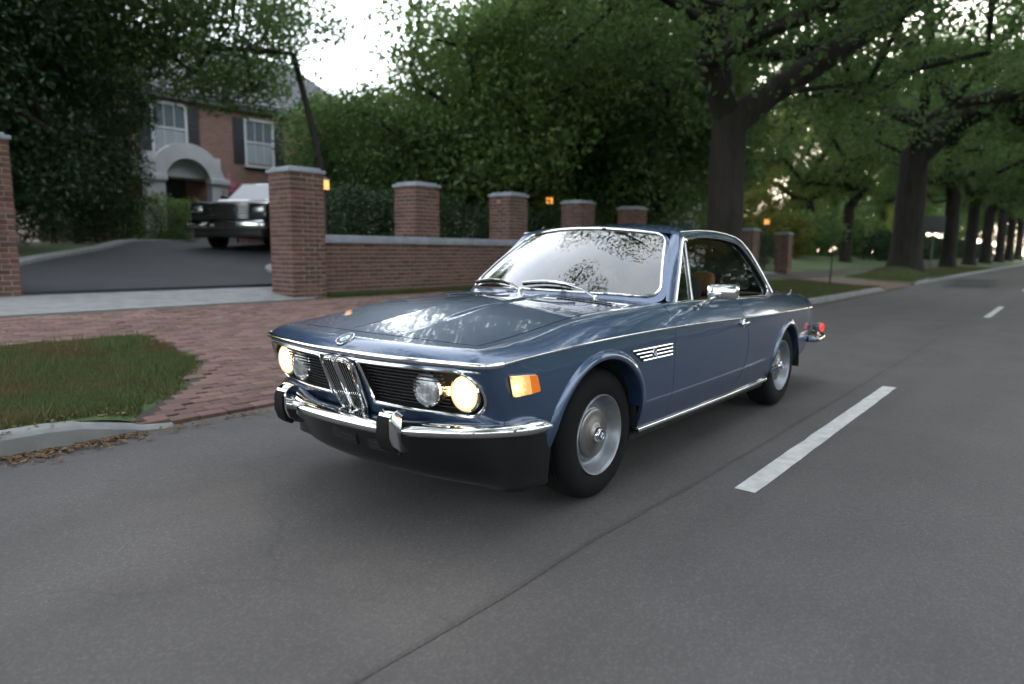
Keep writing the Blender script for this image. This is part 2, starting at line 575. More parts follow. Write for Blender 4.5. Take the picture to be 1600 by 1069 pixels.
def band_out(V):
    return np.stack([np.where(V[:, 0] > 0, np.clip(V[:, 0] - .4, 0, 1), np.clip(V[:, 0] + 3.4, -1, 0)), V[:, 1] * .6, V[:, 2] * 0], 1)
def band_off(off):
    def fn(P):
        e = 1e-3
        p = band_fn(P)
        du = band_fn(P + [[e, 0]]) - band_fn(P - [[e, 0]]); dv = band_fn(P + [[0, e]]) - band_fn(P - [[0, e]])
        n = np.cross(du, dv); n /= np.linalg.norm(n, axis=1)[:, None]
        r = band_out(p); n[(n * r).sum(1) < 0] *= -1
        return p + n * off
    return fn
UPV = (0, 0, 1)

car = empty('vintage_coupe', (0, 0, 0))
tag(car, 'metallic blue vintage coupe with lit round headlights driving in the lane by the kerb', 'car')

ARCH_F = (.045, .312, .375)
ARCH_R = (-2.635, .288, .342)
def arc(c, a0, a1, n):
    return [(c[0] + c[2] * math.cos(math.radians(a0 + (a1 - a0) * i / n)), c[1] + c[2] * math.sin(math.radians(a0 + (a1 - a0) * i / n))) for i in range(n + 1)]
def side_poly(pts):
    return [(S_at_x(x), z) for x, z in pts]
def zs_at(x): return float(CUR(np.array([S_at_x(x)]))[0][2])

# ---- grille openings (y, z) on the front face
def grille_loop(n=14, g=0.0):
    L = [(.135 - g, .702 + g), (.152 - g, .520 - g), (.40, .514 - g), (.615, .516 - g)]
    for i in range(1, n): 
        a = math.radians(-92 + 184 * i / n); L.append((.618 + (.096 + g) * math.cos(a), .611 + (.096 + g) * math.sin(a)))
    L += [(.60, .706 + g), (.40, .704 + g)]
    return L
def front_map(L): return [(S_at_y(abs(y)) * (1 if y >= 0 else -1), z) for y, z in L]

DX = -.632
S_DOOR = S_at_x(DX)
# front bodywork: nose, both front wings, in one shell
body = Sheet()
bon = [(.730 - .055 * (y / .62) ** 2, y) for y in np.linspace(-.62, .62, 25)]
bon_side = [(.675, .62), (.36, .637), (.08, .648), (-.36, .662)]
def mir(L): return [(x, -y) for x, y in L]
bonnet_poly = bon + bon_side[1:] + [(-.352 + .02 * (y / .66) ** 2 - .03, y) for y in np.linspace(.655, -.655, 20)] + mir(bon_side[1:][::-1])
def grow(poly, g):
    poly = np.array(poly); c = poly.mean(0); out = []
    n = len(poly)
    for i in range(n):
        t = poly[(i + 1) % n] - poly[i - 1]; nn = np.array([t[1], -t[0]]); nn /= np.linalg.norm(nn) + 1e-9
        if nn @ (poly[i] - c) < 0: nn = -nn
        out.append(tuple(poly[i] + nn * g))
    return out
def ws_base(p): return np.array([-.525 - .205 * abs(p) ** 2.3, .714 * p, .934 - .0195 * p * p])
def ws_top(p): return np.array([-1.035 - .112 * abs(p) ** 2.2, .522 * p, 1.318 - .045 * p * p])
sb = np.linspace(0, S_DOOR, 110)
edgeL = [tuple(CUR(np.array([s]))[0][:2]) for s in sb]
edgeL[-1] = (DX, edgeL[-1][1])
back = [(DX, .752), (-.70, .735), (-.745, .70)] + [tuple(ws_base(p)[:2] + np.array([-.03, 0])) for p in np.linspace(.93, -.93, 24)] + [(-.745, -.70), (-.70, -.735), (DX, -.752)]
outer_top = [(x, y) for x, y in edgeL] + back + mir(edgeL[::-1])[:-1]
body.add(outer_top, [grow(bonnet_poly, .009)], top_fn, .022, (0, 0, 1), .014)
# the band below the strip: front face and wings
zt = lambda s: float(CUR(np.array([abs(s)]))[0][2])
right_top = [(s, zt(s) - .0005) for s in np.linspace(0, S_DOOR, 60)]
arcF = arc(ARCH_F, -6, 186, 40)
arcF = [p for p in arcF]
low = [(DX, .272), (-.33, .272)] + [p for p in arcF[::-1]] + [(.44, .40)]
low = [(S_at_x(x), z) for x, z in low] + [(S_at_x(.60), .42), (S_at_y(.70), .43), (S_at_y(.4), .435), (0.0, .435)]
half = right_top[1:] + low[:-1]
band_poly = half + [(0.0, .435)] + [(-s, z) for s, z in half[::-1]] + [(0.0, zt(0) - .0005)]
gl = grille_loop()
body.add(band_poly, [front_map(gl), front_map([(-y, z) for y, z in gl])], band_fn, .022, band_out, .02)
body.build('front_bodywork', M_PAINT, car)

bn = Sheet().add(bonnet_poly, [], top_fn, .02, (0, 0, 1), .014).build('bonnet', M_PAINT, car)

# doors, rear quarters
def door_edge(n=16):   # rear cut of the door, from the bottom to the shoulder: (x, z)
    q = Spl([.27, .36, .44, .60, .70, .76], [-1.555, -1.63, -1.675, -1.712, -1.69, -1.668])
    return [(float(q(z)), z) for z in np.linspace(.274, zs_at(-1.668), n)]
for sg in (1, -1):
    de = door_edge()
    g = .0035
    dz = zs_at(DX)
    P = [(DX - g, .274)] + [(x + g, z) for x, z in de]
    P += [(x, zs_at(x) - .0005) for x in np.linspace(-1.665 + .02, DX - .02, 24)] + [(DX - g, zs_at(DX) - .0005)]
    Pb = [(S_at_x(x), z) for x, z in P]
    d = Sheet()
    def top_edge(x0, x1, n=24):
        return [tuple(CUR(np.array([S_at_x(x)]))[0][:2]) for x in np.linspace(x0, x1, n)]
    T = top_edge(DX - g, -1.668 + g) + [(-1.62, .79), (-1.585, .753)] + [(x, .753) for x in np.linspace(-1.55, -.74, 16)] + [(DX - g, .753)]
    def fl(fn, s=sg):
        def h(P):
            v = fn(P).copy(); v[:, 1] *= s; return v
        return h
    d.add(Pb, [], fl(band_fn), .025, (0, sg, 0), .012)
    d.add(T, [], fl(top_fn), .02, (0, sg * .5, 1), .012)
    door = d.build('door', M_PAINT, car)
    if sg > 0: DOOR = door
    else: DOOR_R = door
    # quarter
    q = Sheet()
    arR = arc(ARCH_R, 186, -6, 36)
    P = [(x - g, z) for x, z in de[::-1]] + [(-2.29, .262)] + arR[2:-2] + [(-3.02, .30), (-3.25, .32), (-3.5, .36)]
    Pq = [(S_at_x(x), z) for x, z in P]
    sE = SMAX
    Pq += [(_s[20], .37), (_s[22], .38), (SMAX, .38)]
    Pq += [(s, zt(s) - .0005) for s in np.linspace(SMAX, S_at_x(-1.70), 60)]
    q.add(Pq, [], fl(band_fn), .025, fl(band_out) if False else (lambda V, s=sg: band_out(V)), .012)
    rear = [tuple(CUR(np.array([s]))[0][:2]) for s in np.linspace(S_at_x(-1.668 - g), SMAX, 70)]
    T = rear + [(-3.2, .0), (-2.72, .0), (-2.70, .3), (-2.62, .56), (-2.45, .70), (-2.36, .752)] + [(x, .753) for x in np.linspace(-2.2, -1.63, 10)] + [(-1.59, .753), (-1.625, .79)]
    q.add(T, [], fl(top_fn), .025, (0, sg * .4, 1), .012)
    q.build('rear_quarter', M_PAINT, car)

# ---- wheel arch flares
def flare(c, a0, a1, sg, drop):
    n = 44
    prof = [(.050, -.006), (.040, .003), (.026, .0125), (.010, .0165), (.001, .0150), (-.004, .009), (-.005, -.004), (-.004, -.075)]
    V = []; Fc = []
    for i in range(n + 1):
        a = math.radians(a0 + (a1 - a0) * i / n)
        fade = 1.0 if drop is None else float(sstep(min(i, n - i) / 6.0)) * .7 + .3
        for (rr, oo) in prof:
            R = c[2] + rr
            x = c[0] + R * math.cos(a); z = c[1] + R * math.sin(a)
            p = band_fn(np.array([[S_at_x(x), max(z, .2)]]))[0]
            yb = p[1]
            V.append((x, sg * (yb + (oo * fade if oo > 0 else oo)), z))
    m = len(prof)
    for i in range(n):
        for k in range(m - 1):
            Fc.append((i * m + k, i * m + k + 1, (i + 1) * m + k + 1, (i + 1) * m + k))
    o = link('wheel_arch_flare', mesh('wheel_arch_flare', V, Fc, M_PAINT, True, 60), car)
    md = o.modifiers.new('sub', 'SUBSURF'); md.levels = 1; md.render_levels = 1
    return o
for sg in (1, -1):
    flare(ARCH_F, -8, 166, sg, 1)
    flare(ARCH_R, -4, 184, sg, 1)
    for c, r in ((ARCH_F, .40), (ARCH_R, .38)):
        V = []; Fc = []
        n = 24
        for i in range(n + 1):
            a = math.radians(-4 + 188 * i / n)
            for y in (.80, .42):
                V.append((c[0] + (c[2] - .003) * math.cos(a), sg * y, c[1] + (c[2] - .003) * math.sin(a)))
        for i in range(n): Fc.append((2 * i, 2 * i + 1, 2 * i + 3, 2 * i + 2))
        b = len(V)
        V.append((c[0], sg * .42, c[1]))
        for i in range(n): Fc.append((b, 2 * i + 1, 2 * i + 3))
        link('wheel_well', mesh('wheel_well', V, Fc, M_DARK), car)

# ---- chrome strip along the shoulder and round the nose
def strip_path(s0, s1, n, off, dz=0.0, sg=1):
    out = []
    for s in np.linspace(s0, s1, n):
        c = CUR(np.array([abs(s)]))[0]; e = .004
        a = CUR(np.array([max(0, abs(s) - e)]))[0]; b = CUR(np.array([min(SMAX, abs(s) + e)]))[0]
        t = b - a; nn = np.array([-t[1] * -1, t[0] * -1, 0]); nn = np.array([t[1], -t[0], 0]); nn /= np.linalg.norm(nn)
        if nn @ np.array([max(c[0] - .3, 0), c[1], 0]) < 0: nn = -nn
        p = c + nn * off; p[2] += dz
        if s < 0: p[1] = -p[1]
        out.append(p)
    return np.array(out)
sN = S_at_x(.70)
P = strip_path(-sN, sN, 120, .002, -.002)
MB().tube(P, .010, 10, flat=(1.15, .75), upv=UPV).build('nose_strip', M_CHROME, car)
P2 = strip_path(-S_at_y(.735), S_at_y(.735), 90, -.013, -.030)
MB().tube(P2, .006, 8, flat=(1, .8), upv=UPV).build('nose_lower_strip', M_CHROME, car)
for sg in (1, -1):
    for nm, a, b in (('wing_strip', .695, DX + .004), ('door_strip', DX - .004, -1.662), ('quarter_strip', -1.674, -3.62)):
        P = strip_path(S_at_x(a), S_at_x(b), 60, .002, 0)
        P[:, 1] *= sg
        MB().tube(P, .0055, 10, flat=(1.0, .8), upv=UPV).build(nm, M_CHROME, DOOR if (nm[0] == 'd' and sg > 0) else (DOOR_R if nm[0] == 'd' else car))
    P = [band1(S_at_x(x), z, .006) for x, z in ((-.34, .268), (-.6, .266), (-1.0, .263), (-1.5, .258), (-2.0, .255), (-2.29, .254))]
    P = np.array(P); P[:, 1] *= sg
    MB().tube(P, .014, 10, flat=(.85, .6), upv=UPV).build('sill_strip', M_CHROME, car)
# sills and floor pan
ub = MB()
ub.box((-3.45, -.66, .33), (-3.05, .66, .62)); ub.box((-2.28, -.755, .20), (-.33, .755, .252), .01)
ub.box((-3.3, -.42, .17), (.60, .42, .30)); ub.box((-.33, -.74, .25), (-.60, .74, .70)); ub.box((.46, -.68, .24), (.60, .68, .60)); ub.box((-.6, -.40, .3), (.6, .40, .66))
ub.build('floor_pan', M_DARK, car, False)

# ---- front valance below the bumper
VC = Spl([0, .15, .30, .45, .60, .72, .79, .815], [.80, .795, .78, .755, .715, .66, .60, .46])
vp = [(0, .800), (.15, .796), (.30, .782), (.45, .757), (.60, .715), (.70, .675), (.76, .63), (.795, .57), (.806, .50), (.808, .42)]
V = []; Fc = []
half = [(y, x) for y, x in vp]
full = [(-y, x) for y, x in half[::-1][:-1]] + half
full_s = np.array([(x, y) for y, x in full])
ss = np.concatenate([[0], np.cumsum(np.linalg.norm(np.diff(full_s, axis=0), axis=1))])
vs_ = Spl(ss, full_s)
n = 90
prof = [(.0, .455), (-.006, .40), (-.020, .33), (-.045, .26), (-.062, .215), (-.060, .198), (-.080, .190), (-.20, .20)]
for i in range(n + 1):
    p = vs_(np.array([ss[-1] * i / n]))[0]; a = vs_(np.array([max(0, ss[-1] * i / n - .01)]))[0]; b = vs_(np.array([min(ss[-1], ss[-1] * i / n + .01)]))[0]
    t = b - a; nn = np.array([t[1], -t[0]]); nn /= np.linalg.norm(nn)
    if nn @ (p - np.array([.2, 0])) < 0: nn = -nn
    k = 1 - .75 * float(sstep((abs(p[1]) - .6) / .2))
    for (o, z) in prof:
        q = p + nn * o * k
        V.append((q[0], q[1], z))
m = len(prof)
for i in range(n):
    for k in range(m - 1): Fc.append((i * m + k, i * m + k + 1, (i + 1) * m + k + 1, (i + 1) * m + k))
val = link('front_valance', mesh('front_valance', V, Fc, M_VAL, True, 40), car)
# openings in the valance: dark slots
for yc, xf in ((-.14, .766), (.14, .766)):
    Ms_ = Matrix.Translation((xf, yc, .300)) @ Matrix.Rotation(math.atan2(yc, 2.0), 4, 'Z') @ Matrix.Rotation(math.radians(18), 4, 'Y')
    MB().box((-.02, -.10, -.030), (.006, .10, .030), .010, Ms_).build('air_slot', M_DARK, val)
    for q in range(3): MB().box((-.01, -.095, -.021 + q * .019), (.009, .095, -.017 + q * .019), .001, Ms_).build('slot_bar', M_BLACK, val, False)

# ---- bumpers
def bumper(plan, zc, prof, name, mat, parent, taper=True):
    plan = np.array(plan); full = np.vstack([plan[::-1][:-1] * [1, -1], plan])
    ss = np.concatenate([[0], np.cumsum(np.linalg.norm(np.diff(full, axis=0), axis=1))]); sp = Spl(ss, full)
    n = 120; V = []; Fc = []; m = len(prof)
    dirx = np.sign(plan[0][0] - plan[-1][0])
    for i in range(n + 1):
        s = ss[-1] * i / n
        p = sp(np.array([s]))[0]; a = sp(np.array([max(0, s - .01)]))[0]; b = sp(np.array([min(ss[-1], s + .01)]))[0]
        t = b - a; nn = np.array([t[1], -t[0]]); nn /= np.linalg.norm(nn)
        if nn @ np.array([dirx * 1.0, p[1]]) < 0: nn = -nn
        e = min(s, ss[-1] - s); k = 1.0 if not taper else float(.35 + .65 * math.sqrt(min(1, e / .07) * (2 - min(1, e / .07))))
        for (o, z) in prof: V.append((p[0] + nn[0] * o * k, p[1] + nn[1] * o * k, zc + .028 * (p[1] / .86) ** 2 + z * k))
    for i in range(n):
        for k in range(m): 
            l = (k + 1) % m
            Fc.append((i * m + k, i * m + l, (i + 1) * m + l, (i + 1) * m + k))
    Fc.append(tuple(range(m))); Fc.append(tuple(n * m + k for k in range(m - 1, -1, -1)))
    o = link(name, mesh(name, V, Fc, mat, True, 50), parent)
    return o
bplan = [(.945, 0), (.942, .15), (.930, .30), (.897, .42), (.840, .55), (.755, .70), (.675, .79), (.59, .845), (.49, .864)]
cprof = [(-.115, .024), (-.08, .030), (-.045, .031), (-.020, .027), (-.007, .018), (.0, .006), (.0, -.005), (-.006, -.016), (-.018, -.025), (-.045, -.030), (-.11, -.031)]
fb = bumper(bplan, .437, cprof, 'front_bumper', M_CHROME, car)
for sg in (1, -1):
    o = empty('overrider', (0, 0, 0), parent=fb) if False else None
    pr = [(.945, .526), (.985, .532), (1.012, .518), (1.022, .492), (1.020, .425), (1.005, .385), (.975, .358), (.935, .346), (.925, .352), (.950, .372), (.968, .395), (.972, .43), (.965, .50)]
    V = []; Fc = []; m = len(pr); y0 = sg * .37
    for yy in (-.040, -.034, .034, .040):
        k = .006 if abs(yy) > .038 else 0
        for (x, z) in pr: V.append((x - k - .062, y0 + yy, z + .004))
    for j in range(3):
        for k in range(m):
            l = (k + 1) % m; Fc.append((j * m + k, j * m + l, (j + 1) * m + l, (j + 1) * m + k))
    Fc.append(tuple(range(m))); Fc.append(tuple(3 * m + k for k in range(m - 1, -1, -1)))
    ov = link('overrider', mesh('overrider', V, Fc, M_CHROME, True, 40), car)
    pr2 = [(1.005, .508), (1.022, .506), (1.031, .488), (1.033, .42), (1.015, .374), (.985, .350), (.972, .356), (1.003, .385), (1.018, .425), (1.020, .488), (1.012, .502)]
    V = []; Fc = []; m = len(pr2)
    for yy in (-.033, -.027, .027, .033):
        kk = .005 if abs(yy) > .033 else 0
        for (x, z) in pr2: V.append((x - kk - .062, y0 + yy, z + .004))
    for j in range(3):
        for k in range(m):
            l = (k + 1) % m; Fc.append((j * m + k, j * m + l, (j + 1) * m + l, (j + 1) * m + k))
    Fc.append(tuple(range(m))); Fc.append(tuple(3 * m + k for k in range(m - 1, -1, -1)))
    link('rubber_pad', mesh('rubber_pad', V, Fc, M_RUBBER, True, 40), ov)
    MB().box((.76, sg * .37 - .02, .41), (.90, sg * .37 + .02, .45)).build('bumper_bracket', M_BLACK, fb, False)
rplan = [(-3.97, 0), (-3.965, .3), (-3.94, .55), (-3.88, .70), (-3.78, .775), (-3.63, .815), (-3.38, .835)]
rb = bumper(rplan, .415, [(a, b * 1.05) for a, b in cprof], 'rear_bumper', M_CHROME, car)

# ---- grilles and lamps
RX = Matrix.Rotation(math.radians(-90), 4, 'Z')     # lathe axis y -> +x
for sg in (1, -1):
    gr = None
    L = [(sg * y, z) for y, z in grille_loop(20, -.004)]
    Ls = front_map(L)
    # backing
    bk = Sheet().add(Ls, [], band_off(-.045), .03, band_out, 0)
    gr = bk.build('side_grille', M_DARK, car)
    # chrome frame
    fr = [band1(s, z, .004) for s, z in resample(front_map([(sg * y, z) for y, z in grille_loop(24, .001)]), .02)]
    MB().tube(fr, .0075, 8, closed=True).build('grille_frame', M_CHROME, gr)
    # inner wall of the recess
    a = [band1(s, z, .0) for s, z in resample(front_map(L), .02)]; b = [band1(s, z, -.047) for s, z in resample(front_map(L), .02)]
    n = len(a); link('recess_wall', mesh('recess_wall', a + b, [(i, (i + 1) % n, n + (i + 1) % n, n + i) for i in range(n)], M_BLACK), gr)
    for k in range(11):
        z = .530 + k * .0155
        y0 = .152 - (z - .52) / .182 * .017 + .004
        y1 = .545 if abs(z - .611) < .078 else .60
        pts = [band1(S_at_y(y) * sg, z, -.022) for y in np.linspace(y0, y1, 10)]
        MB().tube(pts, .0032, 6, flat=(1, 2.2), upv=UPV).build('slat', M_BLACK, gr)
    for nm, c, lit in (('headlight', (.757, .623, .611), True), ('headlight', (.795, .444, .612), False)):
        h = MB().lathe([(.078, -.10), (.082, -.012), (.079, .0), (.0735, .004), (.0725, -.004), (.072, -.01)], 40, Matrix.Translation((c[0], sg * c[1], c[2])) @ RX).build('headlight', M_CHROME, car)
        lensp = [(.0725, -.004), (.066, .004), (.05, .011), (.03, .0155), (.012, .0172), (.0001, .0175)]
        MLT = Matrix.Translation((c[0], sg * c[1], c[2])) @ RX
        if lit:
            MB().lathe([(.0725, -.004), (.068, .0025), (.065, .0045)], 40, MLT).build('lens_edge', M_LITR, h)
            MB().lathe([(.065, .0045), (.057, .0085), (.049, .0112)], 40, MLT).build('lens_rim', M_LITM, h)
            MB().lathe([(.049, .0112), (.03, .0155), (.012, .0172), (.0001, .0175)], 40, MLT).build('lit_lens', M_LIT, h)
        else:
            MB().lathe([(.0715, -.008), (.064, -.03), (.045, -.045), (.02, -.052), (.0001, -.053)], 40, MLT).build('reflector', M_REFL, h)
            MB().lathe([(.016, -.055), (.016, -.022), (.010, -.016), (.0001, -.014)], 20, MLT).build('bulb_shield', M_CHROME, h)
            MB().lathe(lensp, 40, MLT).build('lens', M_LENS, h)
    # small parking bulb between the lamps
    MB().lathe([(.020, -.02), (.020, 0), (.012, .012), (.0001, .015)], 20, Matrix.Translation((.752, sg * .533, .606)) @ RX).build('parking_lamp', M_PARK if sg > 0 else M_REFL, car)
    # turn signal on the wing
    q = [(.722, .600), (.705, .690), (.550, .683), (.532, .612)]
    sx = lambda x: S_at_x(min(x, .735))
    def tsloop(q): return [(sg * sx(x), z) for x, z in q]
    q1 = [(.700, .605), (.690, .685), (.600, .681), (.598, .607)]; q2 = [(.596, .607), (.598, .681), (.552, .678), (.540, .612)]
    fo = tsloop([(.706, .600), (.695, .690), (.547, .683), (.534, .607)])
    base = Sheet().add(fo, [], band_off(.010), .02, (.6, sg, 0), .016).build('turn_signal', M_CHROME, car)
    Sheet().add(tsloop(q1), [], band_off(.022), .015, (.6, sg, 0), .018).build('lit_lens', M_TURN, base)
    Sheet().add(tsloop(q2), [], band_off(.022), .015, (.6, sg, 0), .018).build('amber_lens', M_AMBER, base)
# kidney grille
kid = None
for sg in (1, -1):
    def kl(g):
        t0, t1, b0, b1 = .0085 - g, .100 + g, .0105 - g, .086 + g
        zt_, zb_ = .706 + g, .462 - g
        pts = [(t0, zt_ - .012), (t0 + .012, zt_ - .001), (t0 + .03, zt_), (t1 - .03, zt_ - .002), (t1 - .010, zt_ - .012), (t1, zt_ - .035), ((t1 + b1) / 2 + .002, .58), (b1, zb_ + .035), (b1 - .010, zb_ + .010), (b1 - .03, zb_), (b0 + .025, zb_), (b0 + .008, zb_ + .010), (b0, zb_ + .03)]
        return [(sg * y, z) for y, z in pts]
    bk = Sheet().add(front_map(kl(-.002)), [], band_off(.012), .02, (1, 0, 0), .02)
    kg = bk.build('kidney_grille', M_DARK, car)
    loop = [band1(s, z, .022) for s, z in resample(front_map(kl(.001)), .012)]
    MB().tube(loop, .0078, 10, closed=True).build('kidney_frame', M_CHROME, kg)
    loop2 = [band1(s, z, .010) for s, z in resample(front_map(kl(.003)), .012)]
    MB().tube(loop2, .010, 8, closed=True).build('kidney_base', M_CHROMED, kg)
    for k in range(5):
        u = (k + .5) / 5
        pts = [band1(S_at_y(.0125 + (.094 - .0125 - .012 * t) * u) * sg, .698 - t * .228, .022 - .0) for t in np.linspace(0.0, 1.0, 9)]
        MB().tube(pts, .0026, 8, flat=(2.2, 1), upv=(1, 0, 0)).build('grille_bar', M_CHROME, kg)

# ---- roundel emblem
def roundel(name, R, M, parent, flat=False):
    base = MB().lathe([(R * 1.12, -.004), (R * 1.12, .0015), (R * 1.04, .003), (R * .98, .002)], 36, M).build(name, M_CHROME, parent)
    if flat: base = parent
    MB().lathe([(R * .99, .0), (R * .99, .0022), (.0001, .0030)], 36, M).build('black_ring', M_EMBK, base)
    MB().lathe([(R * .62, .0), (R * .62, .0038), (R * .58, .0040)], 36, M).build('inner_ring', M_CHROME, base)
    for k in range(4):
        V = [(0, .0043, 0)]; n = 8
        for i in range(n + 1):
            t = math.radians(90 * k + 90 * i / n); V.append((R * .57 * math.cos(t), .0040, R * .57 * math.sin(t)))
        V = [M @ Vector(v) for v in V]
        link('quadrant', mesh('quadrant', V, [(0, i + 1, i + 2) for i in range(n)], M_WHITE if k % 2 else M_BLUE, False), base)
    return base
ep = top_fn(np.array([[.858, .0]]))[0]; ea = top_fn(np.array([[.885, 0.0], [.831, 0.0]])); et = ea[0] - ea[1]
en = Vector((-et[2], 0, et[0])).normalized()
Mx = Matrix.Translation(Vector(ep) + en * .003) @ en.to_track_quat('Y', 'Z').to_matrix().to_4x4()
roundel('nose_emblem', .040, Mx, car)

# ---- vents behind the front wheels
for sg in (1, -1):
    q = [(-.170, .703), (-.585, .695), (-.588, .638), (-.275, .636)]
    vt = Sheet().add([(sg * S_at_x(x), z) for x, z in q], [], band_off(.0025), .03, (0, sg, 0), .003).build('wing_vent', M_DARK, car)
    for k in range(4):
        z = .697 - k * .0185
        x0 = -.175 - k * .033
        pts = [band1(sg * S_at_x(x), z - (.0035 + .0) * (x - x0) / -.4, .008) for x in np.linspace(x0, -.583, 10)]
        MB().tube(pts, .0055, 8, flat=(1, .8), upv=UPV).build('vent_bar', M_CHROME, vt)
    p = band1(sg * S_at_x(-.385), .667, .012)
    roundel('vent_emblem', .021, Matrix.Translation(p) @ (Matrix.Rotation(0 if sg > 0 else math.pi, 4, 'Z')), vt, True)
# ================================================================== greenhouse
def gh_y(z, x=None):     # side glass plane: half width by height
    z = np.asarray(z, float)
    return .757 - .158 * ((z - .885) / .385) - .012 * ((z - .885) / .385) ** 2 + .012 * ((z - .885) / .385)
def gh_fn(sg, off=0.0):
    def fn(P):
        x, z = P[:, 0], P[:, 1]
        taper = .05 * np.clip((-1.9 - x) / .7, 0, 1) ** 1.5
        return np.stack([x, sg * (gh_y(z) + off - taper * 0), z], 1)
    return fn
# windscreen
def ws_fn(P, off=0.0):
    p, q = P[:, 0], P[:, 1]
    a = np.array([ws_base(t) for t in p]); b = np.array([ws_top(t) for t in p])
    v = a + (b - a) * q[:, None]
    bow = .018 * np.sin(np.pi * np.clip(q, 0, 1))
    v[:, 0] += bow * .65; v[:, 2] += bow * .75
    return v
def rrect(x0, x1, y0, y1, rx, ry, n=7):
    L = []
    for cx, cy, a in ((x1 - rx, y1 - ry, 0), (x0 + rx, y1 - ry, 90), (x0 + rx, y0 + ry, 180), (x1 - rx, y0 + ry, 270)):
        for i in range(n + 1):
            t = math.radians(a + 90 * i / n); L.append((cx + rx * math.cos(t), cy + ry * math.sin(t)))
    return L
wl_ = rrect(-.985, .985, .015, .985, .10, .16)
ws = Sheet().add(wl_, [], ws_fn, .05, (.6, 0, .8), 0.004).build('windscreen', M_GLASS, car)
Sheet().add(rrect(-1.02, 1.02, -.06, 1.005, .09, .14), [wl_], ws_fn, .05, (.6, 0, .8), .01).build('windscreen_surround', M_PAINT, car)
loop = ws_fn(resample(wl_, .035)) + np.array([.003, 0, .005])
MB().tube(loop, .008, 10, closed=True).build('windscreen_trim', M_CHROME, ws)
# side window outline (x, z), from the front lower corner round
R_IN = [(-1.19, 1.254), (-1.35, 1.264), (-1.512, 1.268), (-1.66, 1.266), (-1.813, 1.257), (-1.93, 1.244), (-2.013, 1.225), (-2.075, 1.19), (-2.123, 1.150), (-2.203, 1.05), (-2.262, .952), (-2.274, .915), (-2.262, .893), (-2.235, .884)]
RAIL = [(-1.145, 1.290), (-1.35, 1.302), (-1.545, 1.306), (-1.70, 1.303), (-1.846, 1.293), (-1.96, 1.279), (-2.048, 1.258), (-2.115, 1.222), (-2.164, 1.182), (-2.245, 1.07), (-2.305, .962), (-2.345, .885)]
A0 = (-.800, .893); A1 = (-1.165, 1.254)
_ri = Spl(np.concatenate([[0], np.cumsum(np.linalg.norm(np.diff(np.array(R_IN), axis=0), axis=1))]), np.array(R_IN))
rin = [tuple(p) for p in _ri(np.linspace(0, _ri.x[-1], 60))]
_ra = Spl(np.concatenate([[0], np.cumsum(np.linalg.norm(np.diff(np.array(RAIL), axis=0), axis=1))]), np.array(RAIL))
rail = [tuple(p) for p in _ra(np.linspace(0, _ra.x[-1], 60))]
def to3(L, sg, off=0.0): return gh_fn(sg, off)(np.array(L))
QB = (-1.010, .893); QT = (-1.178, 1.240)       # rear edge of the quarterlight
for sg in (1, -1):
    # painted frame between the window and the roof rail / behind the window
    fr = Sheet().add([(-.775, .886), (-1.13, 1.262), (-1.145, 1.290)] + rail[1:] + [(-2.345, .872), (-2.24, .872)] + rin[::-1] + [(-1.165, 1.254), (-.80, .887)], [], gh_fn(sg), .02, (0, sg, 0), .02)
    frame = fr.build('window_pillar_frame', M_PAINT, car)
    # A pillar skin between windscreen edge and quarterlight
    V = []; Fc = []; n = 16; m = 6
    for i in range(n + 1):
        q = -.02 + 1.04 * i / n
        a = ws_fn(np.array([[1.02, q]]))[0]
        b = gh_fn(1)(np.array([[-.775 + (-1.13 + .775) * min(1.02, q), .886 + (1.262 - .886) * q]]))[0]
        for k in range(m + 1):
            t = k / m; c = a + (b - a) * t; bow = .010 * math.sin(math.pi * t); c = c + np.array([.6, .6, .3]) * bow
            V.append((c[0], sg * c[1], c[2]))
    for i in range(n):
        for k in range(m): Fc.append((i * (m + 1) + k, i * (m + 1) + k + 1, (i + 1) * (m + 1) + k + 1, (i + 1) * (m + 1) + k))
    link('windscreen_pillar', mesh('windscreen_pillar', V, Fc, M_PAINT), car)
    # glass
    qg = Sheet().add([A0, QB, QT, A1], [], gh_fn(sg, -.004), .04, (0, sg, 0), 0).build('quarterlight', glassmat('quarterlight_glass', (.55, .6, .62), 1.9, .0, 1.6) if sg > 0 else MATS['quarterlight_glass'], car)
    main = [QB] + [QT] + [p for p in rin] + [(-2.235, .884), (-1.6, .880)]
    sgl = Sheet().add([(QB[0] - .01, .885)] + [(QT[0] - .01, QT[1])] + rin + [(-1.6, .880)], [], gh_fn(sg, -.012), .05, (0, sg, 0), 0).build('side_window', M_SGLASS, car)
    # chrome
    MB().tube(to3([A0, (-.98, 1.071), A1], sg, .004), .0085, 8).build('frame_bar', M_CHROME, qg)
    MB().tube(to3([QB, QT], sg, .006), .0085, 8).build('frame_bar', M_CHROME, qg)
    MB().tube(to3([(-.795, .890), QB], sg, .006), .0075, 8).build('frame_bar', M_CHROME, qg)
    c0 = to3([QT], sg, .008)[0]
    MB().box(c0 - np.array([.016, .006, .010]), c0 + np.array([.020, .008, .014]), .004).build('latch', M_CHROME, qg)
    MB().tube(to3([A1] + rin[1:], sg, .004), .009, 8).build('window_trim', M_CHROME, sgl)
    rp = to3(rail, sg, .006)
    MB().tube(rp, .0065, 8, flat=(1.2, .9)).build('roof_rail_trim', M_CHROME, car)
    MB().tube([(x, sg * .762, float(_ZC(np.array(x))) - .002) for x in np.linspace(-.86, -2.33, 30)], .011, 8, flat=(.8, 1.1), upv=UPV).build('waist_trim', M_CHROME, sgl)
